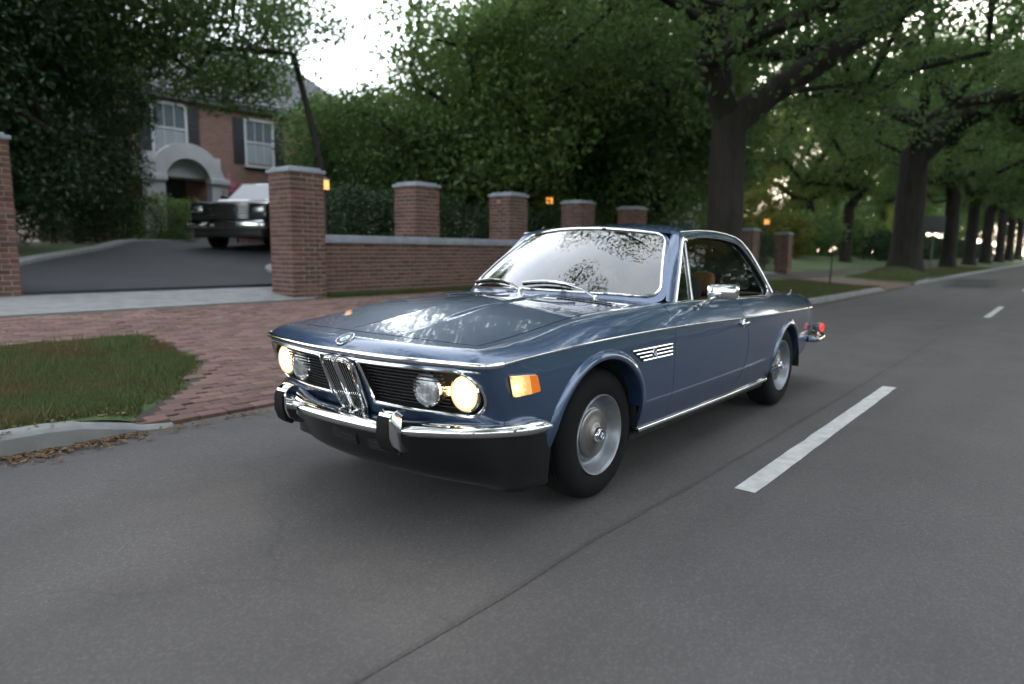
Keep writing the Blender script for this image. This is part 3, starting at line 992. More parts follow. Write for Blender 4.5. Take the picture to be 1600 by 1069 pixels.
# roof
rl3 = to3(rail, 1)
kR = 40
railR = rl3[:40]
XR = railR[:, 0]
yr_ = lambda x: np.interp(-x, -XR, railR[:, 1]); zr_ = lambda x: np.interp(-x, -XR, railR[:, 2])
ZR = Spl([-2.35, -2.2, -2.05, -1.9, -1.6, -1.3, -1.15, -1.03, -.95], [1.19, 1.262, 1.306, 1.333, 1.357, 1.350, 1.336, 1.320, 1.305])
_ys = Spl(-XR[::4], railR[::4, 1]); _zs = Spl(-XR[::4], railR[::4, 2])
def roof_fn(P):
    x, y = P[:, 0], P[:, 1]
    yr = _ys(-x); zr = _zs(-x)
    zc = ZR(x)
    t = np.clip(np.abs(y) / yr, 0, 1.1)
    return np.stack([x, y, zc - (zc - zr) * t ** 2.6], 1)
xe = float(XR[-1])
front = [(ws_top(p)[0] + .002, ws_top(p)[1]) for p in np.linspace(-1.03, 1.03, 24)]
front = [(float(ws_fn(np.array([[p, 1.0]]))[0][0]), float(ws_fn(np.array([[p, 1.0]]))[0][1])) for p in np.linspace(-1.03, 1.03, 24)]
roofP = front + [(float(XR[0]), float(railR[0, 1]))] + [(float(a), float(b)) for a, b in railR[1:, :2]] + [(xe - .0, .50), (xe - .02, .3), (xe - .03, 0), (xe - .02, -.3), (xe, -.50)] + [(float(a), -float(b)) for a, b in railR[::-1, :2]]
Sheet().add(roofP, [], roof_fn, .03, (0, 0, 1), .02).build('roof', M_PAINT, car)
# rear window and C pillars
def rw(P):
    p, q = P[:, 0], P[:, 1]
    x = xe - .02 - (.50) * q; yb = .53 + .07 * q; zz0 = ZR(np.full_like(q, xe)) - .005
    z = zz0 + (.872 - zz0) * q + .03 * np.sin(np.pi * q)
    return np.stack([x + .02 - .03 * (1 - p * p), p * yb, z - .03 * p * p * (1 - q)], 1)
Sheet().add(rrect(-.93, .93, .06, .95, .12, .15), [], rw, .06, (-.6, 0, .8), 0).build('rear_window', M_SGLASS, car)
Sheet().add([(-1.02, 0), (1.02, 0), (1.02, 1), (-1.02, 1)], [rrect(-.93, .93, .06, .95, .12, .15)], rw, .05, (-.6, 0, .8), .01).build('rear_window_surround', M_PAINT, car)
for sg in (1, -1):
    V = []; Fc = []; n = 14; m = 5
    a3 = to3(rail[39:], 1)
    for i in range(n + 1):
        q = i / n
        a = a3[int(round(q * (len(a3) - 1)))]; b = rw(np.array([[1.02, q]]))[0]
        for k in range(m + 1):
            t = k / m; c = a + (b - a) * t + np.array([-.3, .9, .2]) * .02 * math.sin(math.pi * t) * 0.6
            V.append((c[0], sg * c[1], c[2]))
    for i in range(n):
        for k in range(m): Fc.append((i * (m + 1) + k, i * (m + 1) + k + 1, (i + 1) * (m + 1) + k + 1, (i + 1) * (m + 1) + k))
    link('rear_pillar', mesh('rear_pillar', V, Fc, M_PAINT), car)
# ---- wheels
def wheel(pos, sg):
    M = Matrix.Translation(pos) @ (Matrix.Identity(4) if sg > 0 else Matrix.Rotation(math.pi, 4, 'Z'))
    w = MB().lathe([(.15, -.15), (.15, -.07), (.01, -.066)], 24, M).build('wheel', M_DARK, car)
    tp = [(.188, -.006), (.20, .000), (.225, .006), (.255, .006), (.282, -.002), (.300, -.016), (.309, -.032), (.3125, -.05), (.3128, -.095), (.3125, -.14), (.309, -.158), (.300, -.174), (.282, -.188), (.255, -.196), (.225, -.196), (.188, -.184)]
    ty = MB().lathe(tp, 72, M, closed=True)
    ty.build('tyre', M_RUBBER, w, True, 50)
    g = MB()
    for h in (-.055, -.08, -.11, -.135):
        g.lathe([(.3133, h + .003), (.3133, h - .003)], 72, M)
    g.build('tread_groove', M_DARK, w)
    rp = [(.187, -.012), (.1935, -.004), (.1935, .003), (.189, .006), (.184, .003), (.180, -.010), (.174, -.022), (.168, -.040), (.160, -.056), (.150, -.066), (.140, -.066), (.133, -.056), (.129, -.048), (.122, -.042), (.112, -.042), (.102, -.042), (.06, -.042)]
    MB().lathe(rp, 72, M).build('rim', M_RIM, w, True, 60)
    cp = [(.118, -.040), (.119, -.034), (.112, -.030), (.100, -.029), (.085, -.027), (.070, -.022), (.062, -.020), (.052, -.018), (.044, -.012), (.036, -.008)]
    hc = MB().lathe(cp, 48, M).build('hub_cap', M_CAP, w, True, 40)
    MB().lathe([(.036, -.012), (.034, .004), (.031, .008), (.028, .0085), (.0001, .0085)], 32, M).build('hub_boss', M_CHROME, w)
    roundel('hub_emblem', .0235, M @ Matrix.Translation((0, .0095, 0)), w, True)
for x, y in ((0, .784), (-2.625, .772)):
    for sg in (1, -1): wheel((x, sg * y, .3128), sg)
# ---- mirror, handles, wipers, cowl grilles, rear lamps, aerial
mi = MB()
mi.box((-.055, -.085, -.042), (.03, .085, .042), .022, Matrix.Translation((-1.00, .940, .953)) @ Matrix.Rotation(math.radians(8), 4, 'Z'))
mir_ = mi.build('door_mirror', M_CHROME, car)
MB().tube([(-.985, .925, .93), (-.965, .885, .905), (-.955, .845, .880), (-.96, .815, .862)], [.012, .011, .013, .018], 10).build('mirror_stalk', M_CHROME, mir_)
MB().box((-.006, -.075, -.034), (.0, .075, .034), .002, Matrix.Translation((-1.058, .932, .953)) @ Matrix.Rotation(math.radians(8), 4, 'Z')).build('mirror_glass', M_REFL, mir_)
for sg, D_ in ((1, DOOR), (-1, DOOR_R)):
    p = band1(sg * S_at_x(-1.60), .722, .0)
    h = MB()
    h.box((-.012, -.004, -.028), (.012, .012, .028), .005, Matrix.Translation(p)); h.box((-.05, .014, -.008), (.065, .028, .010), .006, Matrix.Translation(p - np.array([0, 0 if sg > 0 else .042, 0]))) 
    h.build('door_handle', M_CHROME, D_)
def ray_ws(p, q, off): 
    v = ws_fn(np.array([[p, q]]))[0]; return v + np.array([.6, 0, .8]) * off
for (px, pb0, pb1) in ((-.28, -.93, -.34), (.46, -.17, .36)):
    pv = top_fn(np.array([[-.46, px * .714 + .12]]))[0] + np.array([0, 0, .018])
    w = MB()
    bl = [ray_ws(p, .050 + .035 * math.sin(math.pi * (p - pb0) / (pb1 - pb0)), .030) for p in np.linspace(pb0, pb1, 9)]
    mid = bl[4]
    ar = [pv, pv + (mid - pv) * .25 + np.array([.0, 0, .020]), pv + (mid - pv) * .6 + np.array([0, 0, .02]), mid]
    wi = w.tube(ar, [.010, .008, .006, .005], 8, flat=(.7, 1.4), upv=UPV).build('wiper_arm', M_CHROMED, car)
    MB().tube(bl, .006, 6, flat=(1.2, .9), upv=UPV).build('wiper_bridge', M_CHROMED, wi)
    bl2 = [b - np.array([.6, 0, .8]) * .013 for b in bl]
    MB().tube(bl2, .0075, 6, flat=(1.3, .5), upv=(.6, 0, .8)).build('wiper_blade', M_RUBBER, wi)
    MB().lathe([(.016, -.03), (.015, .006), (.010, .012), (.0001, .013)], 16, Matrix.Translation(pv) @ Matrix.Rotation(math.radians(90), 4, 'X')).build('wiper_pivot', M_CHROMED, wi)
for y0, y1 in ((-.60, -.24), (.24, .60)):
    V = []
    n = 20
    ca = [top_fn(np.array([[-.405, y]]))[0] + np.array([0, 0, .003]) for y in np.linspace(y0, y1, n)]
    cv = MB().tube(ca, .026, 8, flat=(.12, 1), upv=UPV).build('cowl_grille', M_CHROMED, car)
    for k in range(15):
        y = y0 + (y1 - y0) * (k + .5) / 15
        for dx in (-.010, .010):
            b = top_fn(np.array([[-.405 + dx, y]]))[0]
            MB().box(b + np.array([-.0075, -.0075, .002]), b + np.array([.0075, .0075, .0075])).build('slot', M_DARK, cv, False)
for sg in (1, -1):
    dv = Vector((.30, sg * .95, .05)).normalized()
    M = Matrix.Translation((-3.64, sg * .775, .525)) @ dv.to_track_quat('Y', 'Z').to_matrix().to_4x4()
    tl = MB().lathe([(.010, -.075), (.034, -.06), (.040, -.02), (.042, .0), (.042, .010), (.038, .010), (.038, .002)], 24, M).build('rear_marker_lamp', M_CHROMED, car)
    MB().lathe([(.038, .002), (.034, .006), (.022, .009), (.0001, .010)], 24, M).build('lit_lens', M_RED, tl)
    MB().tube([(-3.66, sg * .745, .49), (-3.66, sg * .748, .45)], .014, 8).build('lamp_foot', M_CHROMED, tl)
MB().tube([(-3.10, .66, .84), (-3.11, .662, .872)], [.005, .002], 8).build('aerial', M_CHROME, car)
# ---- cabin
cb = MB()
cb.box((-2.75, -.72, .25), (-.6, .72, .30)); cb.box((-2.75, -.70, .3), (-2.66, .70, .86)); cb.box((-2.7, -.58, .80), (-2.40, .58, .86), .01)
cb.build('cabin_floor', M_CARPET, car, False)
for sg in (1, -1):
    MB().box((-2.60, min(sg * .70, sg * .745), .30), (-.70, max(sg * .70, sg * .745), .868), .01).build('door_lining', M_CARPET, car, False)
da = MB()
da.box((-.98, -.68, .66), (-.66, .68, .905), .04)
da.box((-1.02, .18, .78), (-.85, .56, .93), .03)
da.build('dashboard', M_DASH, car)
def seat(y, xb, name='front_seat'):
    s = MB().box((xb - .05, y - .24, .42), (xb + .50, y + .24, .56), .05).build(name, M_TAN, car)
    Mb = Matrix.Translation((xb - .02, y, .46)) @ Matrix.Rotation(math.radians(-14), 4, 'Y')
    MB().box((-.10, -.235, 0), (.03, .235, .41), .05, Mb).build('seat_back', M_TAN, s)
    for dy in (-.06, .06):
        MB().tube([Mb @ Vector((-.035, dy, .44)), Mb @ Vector((-.035, dy, .52))], .006, 8).build('headrest_post', M_CHROME, s)
    MB().box((-.075, -.095, .435), (.020, .095, .595), .045, Mb).build('headrest', M_TAN, s)
seat(.37, -1.84); seat(-.37, -1.85)
rs = MB().box((-2.58, -.60, .40), (-2.15, .60, .56), .06).build('rear_seat', M_TAN, car)
MB().box((-.10, -.60, 0), (.04, .60, .42), .05, Matrix.Translation((-2.52, 0, .48)) @ Matrix.Rotation(math.radians(-18), 4, 'Y')).build('seat_back', M_TAN, rs)
Ms = Matrix.Translation((-1.10, .37, .905)) @ Matrix.Rotation(math.radians(62), 4, 'Y')
P = [Ms @ Vector((.19 * math.cos(t), .19 * math.sin(t), 0)) for t in np.linspace(0, 2 * math.pi, 40, endpoint=False)]
sw = MB().tube(P, .012, 10, closed=True).build('steering_wheel', M_DASH, car)
for a in (0, 120, 240):
    t = math.radians(a); MB().tube([Ms @ Vector((.04 * math.cos(t), .04 * math.sin(t), .02)), Ms @ Vector((.185 * math.cos(t), .185 * math.sin(t), 0))], .010, 8, flat=(.5, 1.3)).build('spoke', M_CHROMED, sw)
MB().tube([Ms @ Vector((0, 0, -.005)), Ms @ Vector((0, 0, .32))], [.045, .03], 12).build('steering_column', M_DASH, sw)
MB().box((-.03, -.09, -.025), (.0, .09, .025), .012, Matrix.Translation((-1.14, 0, 1.235))).build('rear_view_mirror', M_DASH, car)
# ================================================================== ground
def zg(y):
    y = np.asarray(y, float)
    d = -2.25 - y
    t = sstep(d / 6.5)
    return .12 + .38 * t + .70 * sstep((d - 4.6) / 10.5) + np.clip(d - 13, 0, 60) * .015
def ap_edge(y):   # left edge of the near apron
    return float(np.interp(-y, [2.0, 2.3, 2.7, 3.6, 5.0, 9], [1.05, .85, .40, -.22, -.35, -.35]))
APX1 = -3.9
def in_apron(x, y):
    e = np.interp(-y, [2.0, 2.3, 2.7, 3.6, 5.0, 9], [1.05, .85, .40, -.22, -.35, -.35])
    a = sstep((e + .35 - x) / .7) * sstep((x - APX1) / .5 + .5)
    b = sstep((-21.8 - x) / .4 + .5) * sstep((x + 26.8) / .4 + .5)
    return np.maximum(a, b) * sstep((y + 6.4) / 1.6)
def zt_(x, y):
    x = np.asarray(x, float); y = np.asarray(y, float)
    z = zg(y)
    d = np.clip(-2.06 - y, 0, 9)
    low = np.minimum(z, .006 + d * .075)
    k = in_apron(x, y)
    return z + (low - z) * k

def ground_mat():
    m, N, L, P = nmat('lawn_soil')
    tc = N.new('ShaderNodeTexCoord')
    a = N.new('ShaderNodeTexNoise'); a.inputs['Scale'].default_value = .35; a.inputs['Detail'].default_value = 8
    b = N.new('ShaderNodeTexNoise'); b.inputs['Scale'].default_value = 14; b.inputs['Detail'].default_value = 8
    L.new(tc.outputs['Object'], a.inputs['Vector']); L.new(tc.outputs['Object'], b.inputs['Vector'])
    r = N.new('ShaderNodeValToRGB'); e = r.color_ramp.elements
    e[0].position = .36; e[0].color = (.055, .042, .028, 1); e[1].position = .60; e[1].color = (.050, .080, .024, 1)
    e2 = e.new(.75); e2.color = (.068, .112, .032, 1)
    mx = N.new('ShaderNodeMath'); mx.operation = 'ADD'
    ml = N.new('ShaderNodeMath'); ml.operation = 'MULTIPLY_ADD'; ml.inputs[1].default_value = .5; ml.inputs[2].default_value = -.12
    L.new(b.outputs[0], ml.inputs[0]); L.new(a.outputs[0], mx.inputs[0]); L.new(ml.outputs[0], mx.inputs[1])
    L.new(mx.outputs[0], r.inputs[0]); L.new(r.outputs[0], P.inputs['Base Color'])
    P.inputs['Roughness'].default_value = .95
    bp = N.new('ShaderNodeBump'); bp.inputs['Distance'].default_value = .03; bp.inputs['Strength'].default_value = .8
    L.new(b.outputs[0], bp.inputs['Height']); L.new(bp.outputs[0], P.inputs['Normal'])
    return m
M_GROUND = ground_mat()
def asphalt_mat(name, c0, c1, streak=True):
    m, N, L, P = nmat(name)
    tc = N.new('ShaderNodeTexCoord')
    fine = N.new('ShaderNodeTexNoise'); fine.inputs['Scale'].default_value = 260; fine.inputs['Detail'].default_value = 4
    L.new(tc.outputs['Object'], fine.inputs['Vector'])
    mp = N.new('ShaderNodeMapping'); mp.inputs['Scale'].default_value = (.10, 1.6, 1)
    L.new(tc.outputs['Object'], mp.inputs[0])
    st = N.new('ShaderNodeTexNoise'); st.inputs['Scale'].default_value = 1.0; st.inputs['Detail'].default_value = 6
    L.new(mp.outputs[0], st.inputs['Vector'])
    pa = N.new('ShaderNodeTexNoise'); pa.inputs['Scale'].default_value = 1.7; pa.inputs['Detail'].default_value = 8
    L.new(tc.outputs['Object'], pa.inputs['Vector'])
    a1 = N.new('ShaderNodeMath'); a1.operation = 'ADD'; L.new(st.outputs[0], a1.inputs[0]); L.new(pa.outputs[0], a1.inputs[1])
    a2 = N.new('ShaderNodeMath'); a2.operation = 'MULTIPLY_ADD'; a2.inputs[1].default_value = .5; L.new(fine.outputs[0], a2.inputs[0]); L.new(a1.outputs[0], a2.inputs[2])
    r = N.new('ShaderNodeValToRGB'); e = r.color_ramp.elements
    e[0].position = .95; e[0].color = (*c0, 1); e[1].position = 1.6; e[1].color = (*c1, 1)
    mr = N.new('ShaderNodeMapRange'); mr.inputs['From Min'].default_value = .85; mr.inputs['From Max'].default_value = 1.65
    e[0].position = 0.0; e[1].position = 1.0
    L.new(a2.outputs[0], mr.inputs['Value']); L.new(mr.outputs[0], r.inputs[0])
    ag = N.new('ShaderNodeTexVoronoi'); ag.inputs['Scale'].default_value = 130
    L.new(tc.outputs['Object'], ag.inputs['Vector'])
    sp = N.new('ShaderNodeSeparateColor'); L.new(ag.outputs['Color'], sp.inputs[0])
    ar = N.new('ShaderNodeValToRGB'); ae = ar.color_ramp.elements
    ae[0].position = .0; ae[0].color = (.86, .86, .86, 1); ae[1].position = 1.0; ae[1].color = (1.28, 1.26, 1.24, 1); q5 = ae.new(.72); q5.color = (1.0, 1.0, 1.0, 1)
    L.new(sp.outputs[0], ar.inputs[0])
    # thin irregular cracks
    cm = N.new('ShaderNodeTexVoronoi'); cm.feature = 'DISTANCE_TO_EDGE'; cm.inputs['Scale'].default_value = .55
    wv = N.new('ShaderNodeVectorMath'); wv.operation = 'MULTIPLY_ADD'; wv.inputs[1].default_value = (.5, .5, 0)
    L.new(pa.outputs['Color'], wv.inputs[0]); L.new(tc.outputs['Object'], wv.inputs[2]); L.new(wv.outputs[0], cm.inputs['Vector'])
    cr = N.new('ShaderNodeMapRange'); cr.inputs['From Min'].default_value = .0; cr.inputs['From Max'].default_value = .004; cr.inputs['To Min'].default_value = .88
    L.new(cm.outputs['Distance'], cr.inputs['Value'])
    m1 = N.new('ShaderNodeMix'); m1.data_type = 'RGBA'; m1.blend_type = 'MULTIPLY'; m1.inputs[0].default_value = 1.0
    L.new(r.outputs[0], m1.inputs[6]); L.new(ar.outputs[0], m1.inputs[7])
    m2 = N.new('ShaderNodeMix'); m2.data_type = 'RGBA'; m2.blend_type = 'MULTIPLY'; m2.inputs[0].default_value = 1.0 if streak else 0.0
    L.new(m1.outputs[2], m2.inputs[6]); L.new(cr.outputs[0], m2.inputs[7])
    L.new(m2.outputs[2], P.inputs['Base Color'])
    P.inputs['Roughness'].default_value = .78
    P.inputs['Specular IOR Level'].default_value = .35
    vo = N.new('ShaderNodeTexVoronoi'); vo.inputs['Scale'].default_value = 120
    L.new(tc.outputs['Object'], vo.inputs['Vector'])
    bp = N.new('ShaderNodeBump'); bp.inputs['Distance'].default_value = .003; bp.inputs['Strength'].default_value = .3
    L.new(vo.outputs['Distance'], bp.inputs['Height']); L.new(bp.outputs[0], P.inputs['Normal'])
    return m
M_ROAD = asphalt_mat('road_asphalt', (.068, .0625, .062), (.104, .096, .095))
M_DRIVE = asphalt_mat('drive_asphalt', (.026, .028, .033), (.045, .046, .051), False)
M_PATCH = asphalt_mat('patch_asphalt', (.028, .028, .030), (.045, .045, .047))
M_PAINTW = pmat('road_paint', (.50, .50, .485), .65, var=.20, scale=14, bump=.2, bscale=150)
M_CONC = pmat('concrete', (.205, .21, .21), .85, var=.22, scale=5, bump=.3, bscale=80)
M_PAVE = pmat('clay_paver', (.145, .085, .071), .85, var=.22, scale=14, bump=.4, bscale=120, objvar=.28)
M_BRICK = pmat('clay_brick', (.112, .054, .042), .88, var=.25, scale=16, bump=.5, bscale=110, objvar=.35)
M_MORTAR = pmat('mortar', (.26, .235, .205), .95, var=.2, scale=20, bump=.4, bscale=150)
M_STONE = pmat('bluestone_coping', (.23, .25, .29), .75, var=.2, scale=4, bump=.3, bscale=50)
M_JOINT = pmat('paver_bed', (.05, .04, .034), .95, var=.3, scale=30)
M_BARK = pmat('bark', (.021, .017, .014), .95, var=.55, scale=6, bump=1.0, bscale=9, stretch=(1, 1, .2), bdist=.07)
def brick_tex(name, c1, c2, cm, sc):
    m, N, L, P = nmat(name)
    tc = N.new('ShaderNodeTexCoord'); mp = N.new('ShaderNodeMapping')
    mp.inputs['Rotation'].default_value = (math.radians(90), 0, 0)
    L.new(tc.outputs['Object'], mp.inputs[0])
    b = N.new('ShaderNodeTexBrick')
    b.inputs['Color1'].default_value = (*c1, 1); b.inputs['Color2'].default_value = (*c2, 1); b.inputs['Mortar'].default_value = (*cm, 1)
    b.inputs['Scale'].default_value = 1.0; b.inputs['Brick Width'].default_value = sc; b.inputs['Row Height'].default_value = sc * .36; b.inputs['Mortar Size'].default_value = sc * .045
    L.new(mp.outputs[0], b.inputs['Vector']); L.new(b.outputs['Color'], P.inputs['Base Color'])
    P.inputs['Roughness'].default_value = .9
    bp = N.new('ShaderNodeBump'); bp.inputs['Distance'].default_value = .006; bp.inputs['Strength'].default_value = .6; bp.invert = True
    L.new(b.outputs['Fac'], bp.inputs['Height']); L.new(bp.outputs[0], P.inputs['Normal'])
    return m
M_HBRICK = brick_tex('house_brick', (.15, .068, .052), (.20, .10, .075), (.20, .175, .15), .21)
M_PAVTEX = None

def grid_mesh(name, xs, ys, fz, mat):
    X, Y = np.meshgrid(xs, ys, indexing='ij'); Z = fz(X, Y)
    V = np.stack([X.ravel(), Y.ravel(), Z.ravel()], 1); n, m = len(xs), len(ys)
    I = np.arange(n * m).reshape(n, m)
    Fq = np.stack([I[:-1, :-1].ravel(), I[1:, :-1].ravel(), I[1:, 1:].ravel(), I[:-1, 1:].ravel()], 1)
    me = bpy.data.meshes.new(name)
    me.from_pydata(V.tolist(), [], Fq.tolist()); me.materials.append(mat)
    me.polygons.foreach_set('use_smooth', [True] * len(me.polygons)); me.update()
    return me
xs = np.unique(np.concatenate([np.arange(-320, -34, 6.0), np.arange(-34, -18, .4), np.arange(-18, -5, .8), np.arange(-5, 2, .1), np.arange(2, 70, 3.0)]))
ys = np.unique(np.concatenate([-np.arange(2.18, 3.2, .1), -np.arange(3.2, 16, .4), -np.arange(16, 60, 3.0), -np.arange(60, 320, 20.0)]))
def zter(X, Y):
    z = zt_(X, Y) - .012 * sstep((in_apron(X, Y) - .3) / .4) - .01
    # mound round the big roots
    z = z + .45 * np.exp(-(((X + 33) / 2.6) ** 2 + ((Y + 3.6) / 1.1) ** 2)) * (Y < -2.15)
    z = z + .015 * np.sin(X * .31 + Y * .5) * np.clip((-Y - 9) / 8, 0, 1)
    return z
tag(link('ground', grid_mesh('ground', xs, ys, zter, M_GROUND)), kind='structure')
tag(link('far_ground', grid_mesh('far_ground', np.array([-1500., 0, 1500]), np.array([-1500., 0, 1500]), lambda X, Y: X * 0 - .06, M_GROUND)), kind='structure')
tag(link('opposite_verge', grid_mesh('opposite_verge', np.arange(-320, 90, 10.), np.array([4.86, 6, 9, 14, 30, 120.]), lambda X, Y: .12 + (Y - 4.86) * .01, M_GROUND)), kind='structure')
tag(link('road', grid_mesh('road', np.arange(-330, 101, 10.), np.array([-2.21, -1, 1.28, 3, 4.74]), lambda X, Y: X * 0 - .0006 * (Y - 1.28) ** 2, M_ROAD)), kind='structure')
dk = 1
for i, x0 in enumerate((11.7, -.56, -12.75, -24.95, -37.1, -49.3, -61.5, -73.7)):
    g_ = np.random.default_rng(i)
    L_ = 3.45 if x0 < 5 else 3.0
    n = 24; V = []; Fq = []
    for k in range(n + 1):
        x = x0 - L_ * k / n
        V += [(x + g_.normal(0, .004), 1.230 + g_.normal(0, .002), .004), (x + g_.normal(0, .004), 1.338 + g_.normal(0, .002), .004)]
    for k in range(n): Fq.append((2 * k, 2 * k + 1, 2 * k + 3, 2 * k + 2))
    tag(link('lane_marking', mesh('lane_marking', V, Fq, M_PAINTW, False)), kind='structure')
for (x0, x1, y0, y1) in ((-26.0, -30.5, -1.2, .25), (-31.8, -36, -1.6, -.1)):
    n = 12; V = []; Fq = []
    for k in range(n + 1):
        x = x0 + (x1 - x0) * k / n; w = .05 * math.sin(k * 2.1)
        V += [(x, y0 + w, .0035), (x, y1 - w * .6, .0035)]
    for k in range(n): Fq.append((2 * k, 2 * k + 1, 2 * k + 3, 2 * k + 2))
    tag(link('road_patch', mesh('road_patch', V, Fq, M_PATCH, False)), kind='structure')
# tar seam along the lane joint
rs_ = np.random.default_rng(21); n = 160; V = []; Fq = []
wob = np.cumsum(rs_.normal(0, .006, n + 1)); wob -= np.linspace(0, wob[-1], n + 1)
for k in range(n + 1):
    x = 4.0 - 44.0 * k / n; w = .008 + abs(rs_.normal(0, .004))
    V += [(x, 1.03 + wob[k] - w, .0025), (x, 1.03 + wob[k] + w, .0025)]
for k in range(n): Fq.append((2 * k, 2 * k + 1, 2 * k + 3, 2 * k + 2))
tag(link('tar_seam', mesh('tar_seam', V, Fq, asphalt_mat('tar_seam', (.056, .051, .051), (.086, .080, .079), False), False)), kind='structure')
# kerbs, in stones with fine joints
def kerb(x0, x1, y0, y1, end0, end1):
    mb = MB(); x = x0; L_ = 1.8
    while x > x1 + .05:
        xe_ = max(x1, x - L_)
        def zz(q):
            k = 1.0
            if end0: k = min(k, float(sstep((x0 - q) / .7)))
            if end1: k = min(k, float(sstep((q - x1) / .7)))
            return .012 + .112 * k
        n = 6
        V = []
        a = x - .004; b = xe_ + .004
        for i in range(n + 1):
            q = a + (b - a) * i / n; h = zz(q)
            for (yy, hz) in ((y0, -.05), (y0, h - .025), (y0 + (y1 - y0) * .12, h - .006), (y0 + (y1 - y0) * .3, h), (y1, h), (y1, -.05)): V.append((q, yy, hz))
        Fq = []
        for i in range(n):
            for k in range(5): Fq.append((i * 6 + k, i * 6 + k + 1, (i + 1) * 6 + k + 1, (i + 1) * 6 + k))
        Fq += [tuple(range(6)), tuple(n * 6 + k for k in range(5, -1, -1))]
        mb.add(V, Fq); x = xe_
    o = mb.build('kerb', M_CONC, None, True, 40); tag(o, kind='structure')
kerb(45, .70, -2.06, -2.22, False, True)
kerb(APX1, -21.6, -2.06, -2.22, True, True)
kerb(-27.0, -150, -2.06, -2.22, True, False)
kerb(60, -150, 4.72, 4.88, False, False)

# ---- brick paving: apron to the road and pavement along the wall
pav = tag(link('brick_pavement', grid_mesh('brick_pavement', np.unique(np.concatenate([np.arange(-60, -16, 2.0), np.arange(-16, 14.1, .5)])), np.array([-6.52, -6.2, -5.8, -5.4, -5.0]), lambda X, Y: zt_(X, Y) + .002, M_JOINT)), kind='structure')
ax = np.linspace(0, 1, 30); ay = np.linspace(-5.02, -2.14, 30)
V = []; Fq = []
for y in ay:
    for t in ax:
        x = ap_edge(y) - .03 + (APX1 - ap_edge(y)) * t; V.append((x, y, float(zt_(x, y)) + .002))
for j in range(29):
    for i in range(29): Fq.append((j * 30 + i, j * 30 + i + 1, (j + 1) * 30 + i + 1, (j + 1) * 30 + i))
apr = tag(link('brick_apron', mesh('brick_apron', V, Fq, M_JOINT)), kind='structure')
def brick_mesh(name, lx, ly, lz, bev, mat):
    mb = MB(); bm = bmesh.new(); bmesh.ops.create_cube(bm, size=1)
    for v in bm.verts: v.co = Vector((v.co.x * lx, v.co.y * ly, v.co.z * lz))
    bmesh.ops.bevel(bm, geom=list(bm.edges), offset=bev, segments=1, affect='EDGES')
    me = bpy.data.meshes.new(name); bm.to_mesh(me); bm.free(); me.materials.append(mat)
    return me
ME_PAVER = brick_mesh('paver', .196, .096, .05, .005, M_PAVE)
pv_co = np.zeros(len(ME_PAVER.vertices) * 3); ME_PAVER.vertices.foreach_get('co', pv_co); pv_co = pv_co.reshape(-1, 3)
pv_f = [tuple(p.vertices) for p in ME_PAVER.polygons]
spots = []
for j in range(int((6.5 - 2.12) / .102)):
    y = -2.17 - j * .102
    off = .10 * (j % 2)
    k0 = int((-16) / .202)
    for k in range(k0, 45):
        x = k * .202 + off
        walk = y < -5.0
        apron = (APX1 < x < ap_edge(y) - .02)
        if walk and x > 8: continue
        if not (walk or apron): continue
        spots.append((x, y, walk))
camp = np.array([2.671, 2.436, 1.174])
def in_view(x, y, z):
    d = np.array([x, y, z]) - camp; zz = d @ f
    if zz < .5: return False
    u = 800 + 1058 * (d @ rt) / zz; v = 534.5 - 1058 * (d @ up) / zz
    return 0 < u < 440 + (140 if v < 520 else 0) and 0 < v < 1069
vis = sorted([s for s in spots if in_view(s[0], s[1], .15)], key=lambda s: (s[0] - camp[0]) ** 2 + (s[1] - camp[1]) ** 2)
near = set((s[0], s[1]) for s in vis[:290])
rest = {True: MB(), False: MB()}
prn = np.random.default_rng(5)
for (x, y, walk) in spots:
    sl = math.atan2(float(zt_(x, y - .05) - zt_(x, y + .05)), -.1)
    z = float(zt_(x, y)) - .013 + prn.normal(0, .0025)
    sl = math.atan((float(zt_(x, y + .05)) - float(zt_(x, y - .05))) / .1) + prn.normal(0, .012)
    rz = prn.normal(0, .012); ry = prn.normal(0, .01)
    if (x, y) in near:
        o = link('paver', ME_PAVER, pav if walk else apr, (x, y, z)); o.rotation_euler = (sl, ry, rz)
    else:
        M = (Matrix.Translation((x, y, z)) @ Matrix.Rotation(sl, 4, 'X') @ Matrix.Rotation(ry, 4, 'Y') @ Matrix.Rotation(rz, 4, 'Z'))
        Mn = np.array(M); rest[walk].add((pv_co @ Mn[:3, :3].T) + Mn[:3, 3], pv_f)
def islandmat(name, c0, c1, c2):
    m, N, L, P = nmat(name)
    g = N.new('ShaderNodeNewGeometry'); r = N.new('ShaderNodeValToRGB'); e = r.color_ramp.elements
    e[0].color = (*c0, 1); e[1].color = (*c2, 1); q = e.new(.5); q.color = (*c1, 1)
    L.new(g.outputs['Random Per Island'], r.inputs[0])
    tc = N.new('ShaderNodeTexCoord'); t = N.new('ShaderNodeTexNoise'); t.inputs['Scale'].default_value = 15; t.inputs['Detail'].default_value = 6
    L.new(tc.outputs['Object'], t.inputs['Vector'])
    mx = N.new('ShaderNodeMix'); mx.data_type = 'RGBA'; mx.blend_type = 'MULTIPLY'; mx.inputs[0].default_value = .55
    L.new(r.outputs[0], mx.inputs[6]); L.new(t.outputs['Color'], mx.inputs[7]); 
    mr = N.new('ShaderNodeValToRGB'); mr.color_ramp.elements[0].color = (.55, .55, .55, 1); mr.color_ramp.elements[1].color = (1.5, 1.5, 1.5, 1); mr.color_ramp.elements[0].position = .3; mr.color_ramp.elements[1].position = .7
    L.new(t.outputs[0], mr.inputs[0]); L.new(mr.outputs[0], mx.inputs[7])
    L.new(mx.outputs[2], P.inputs['Base Color']); P.inputs['Roughness'].default_value = .88
    return m
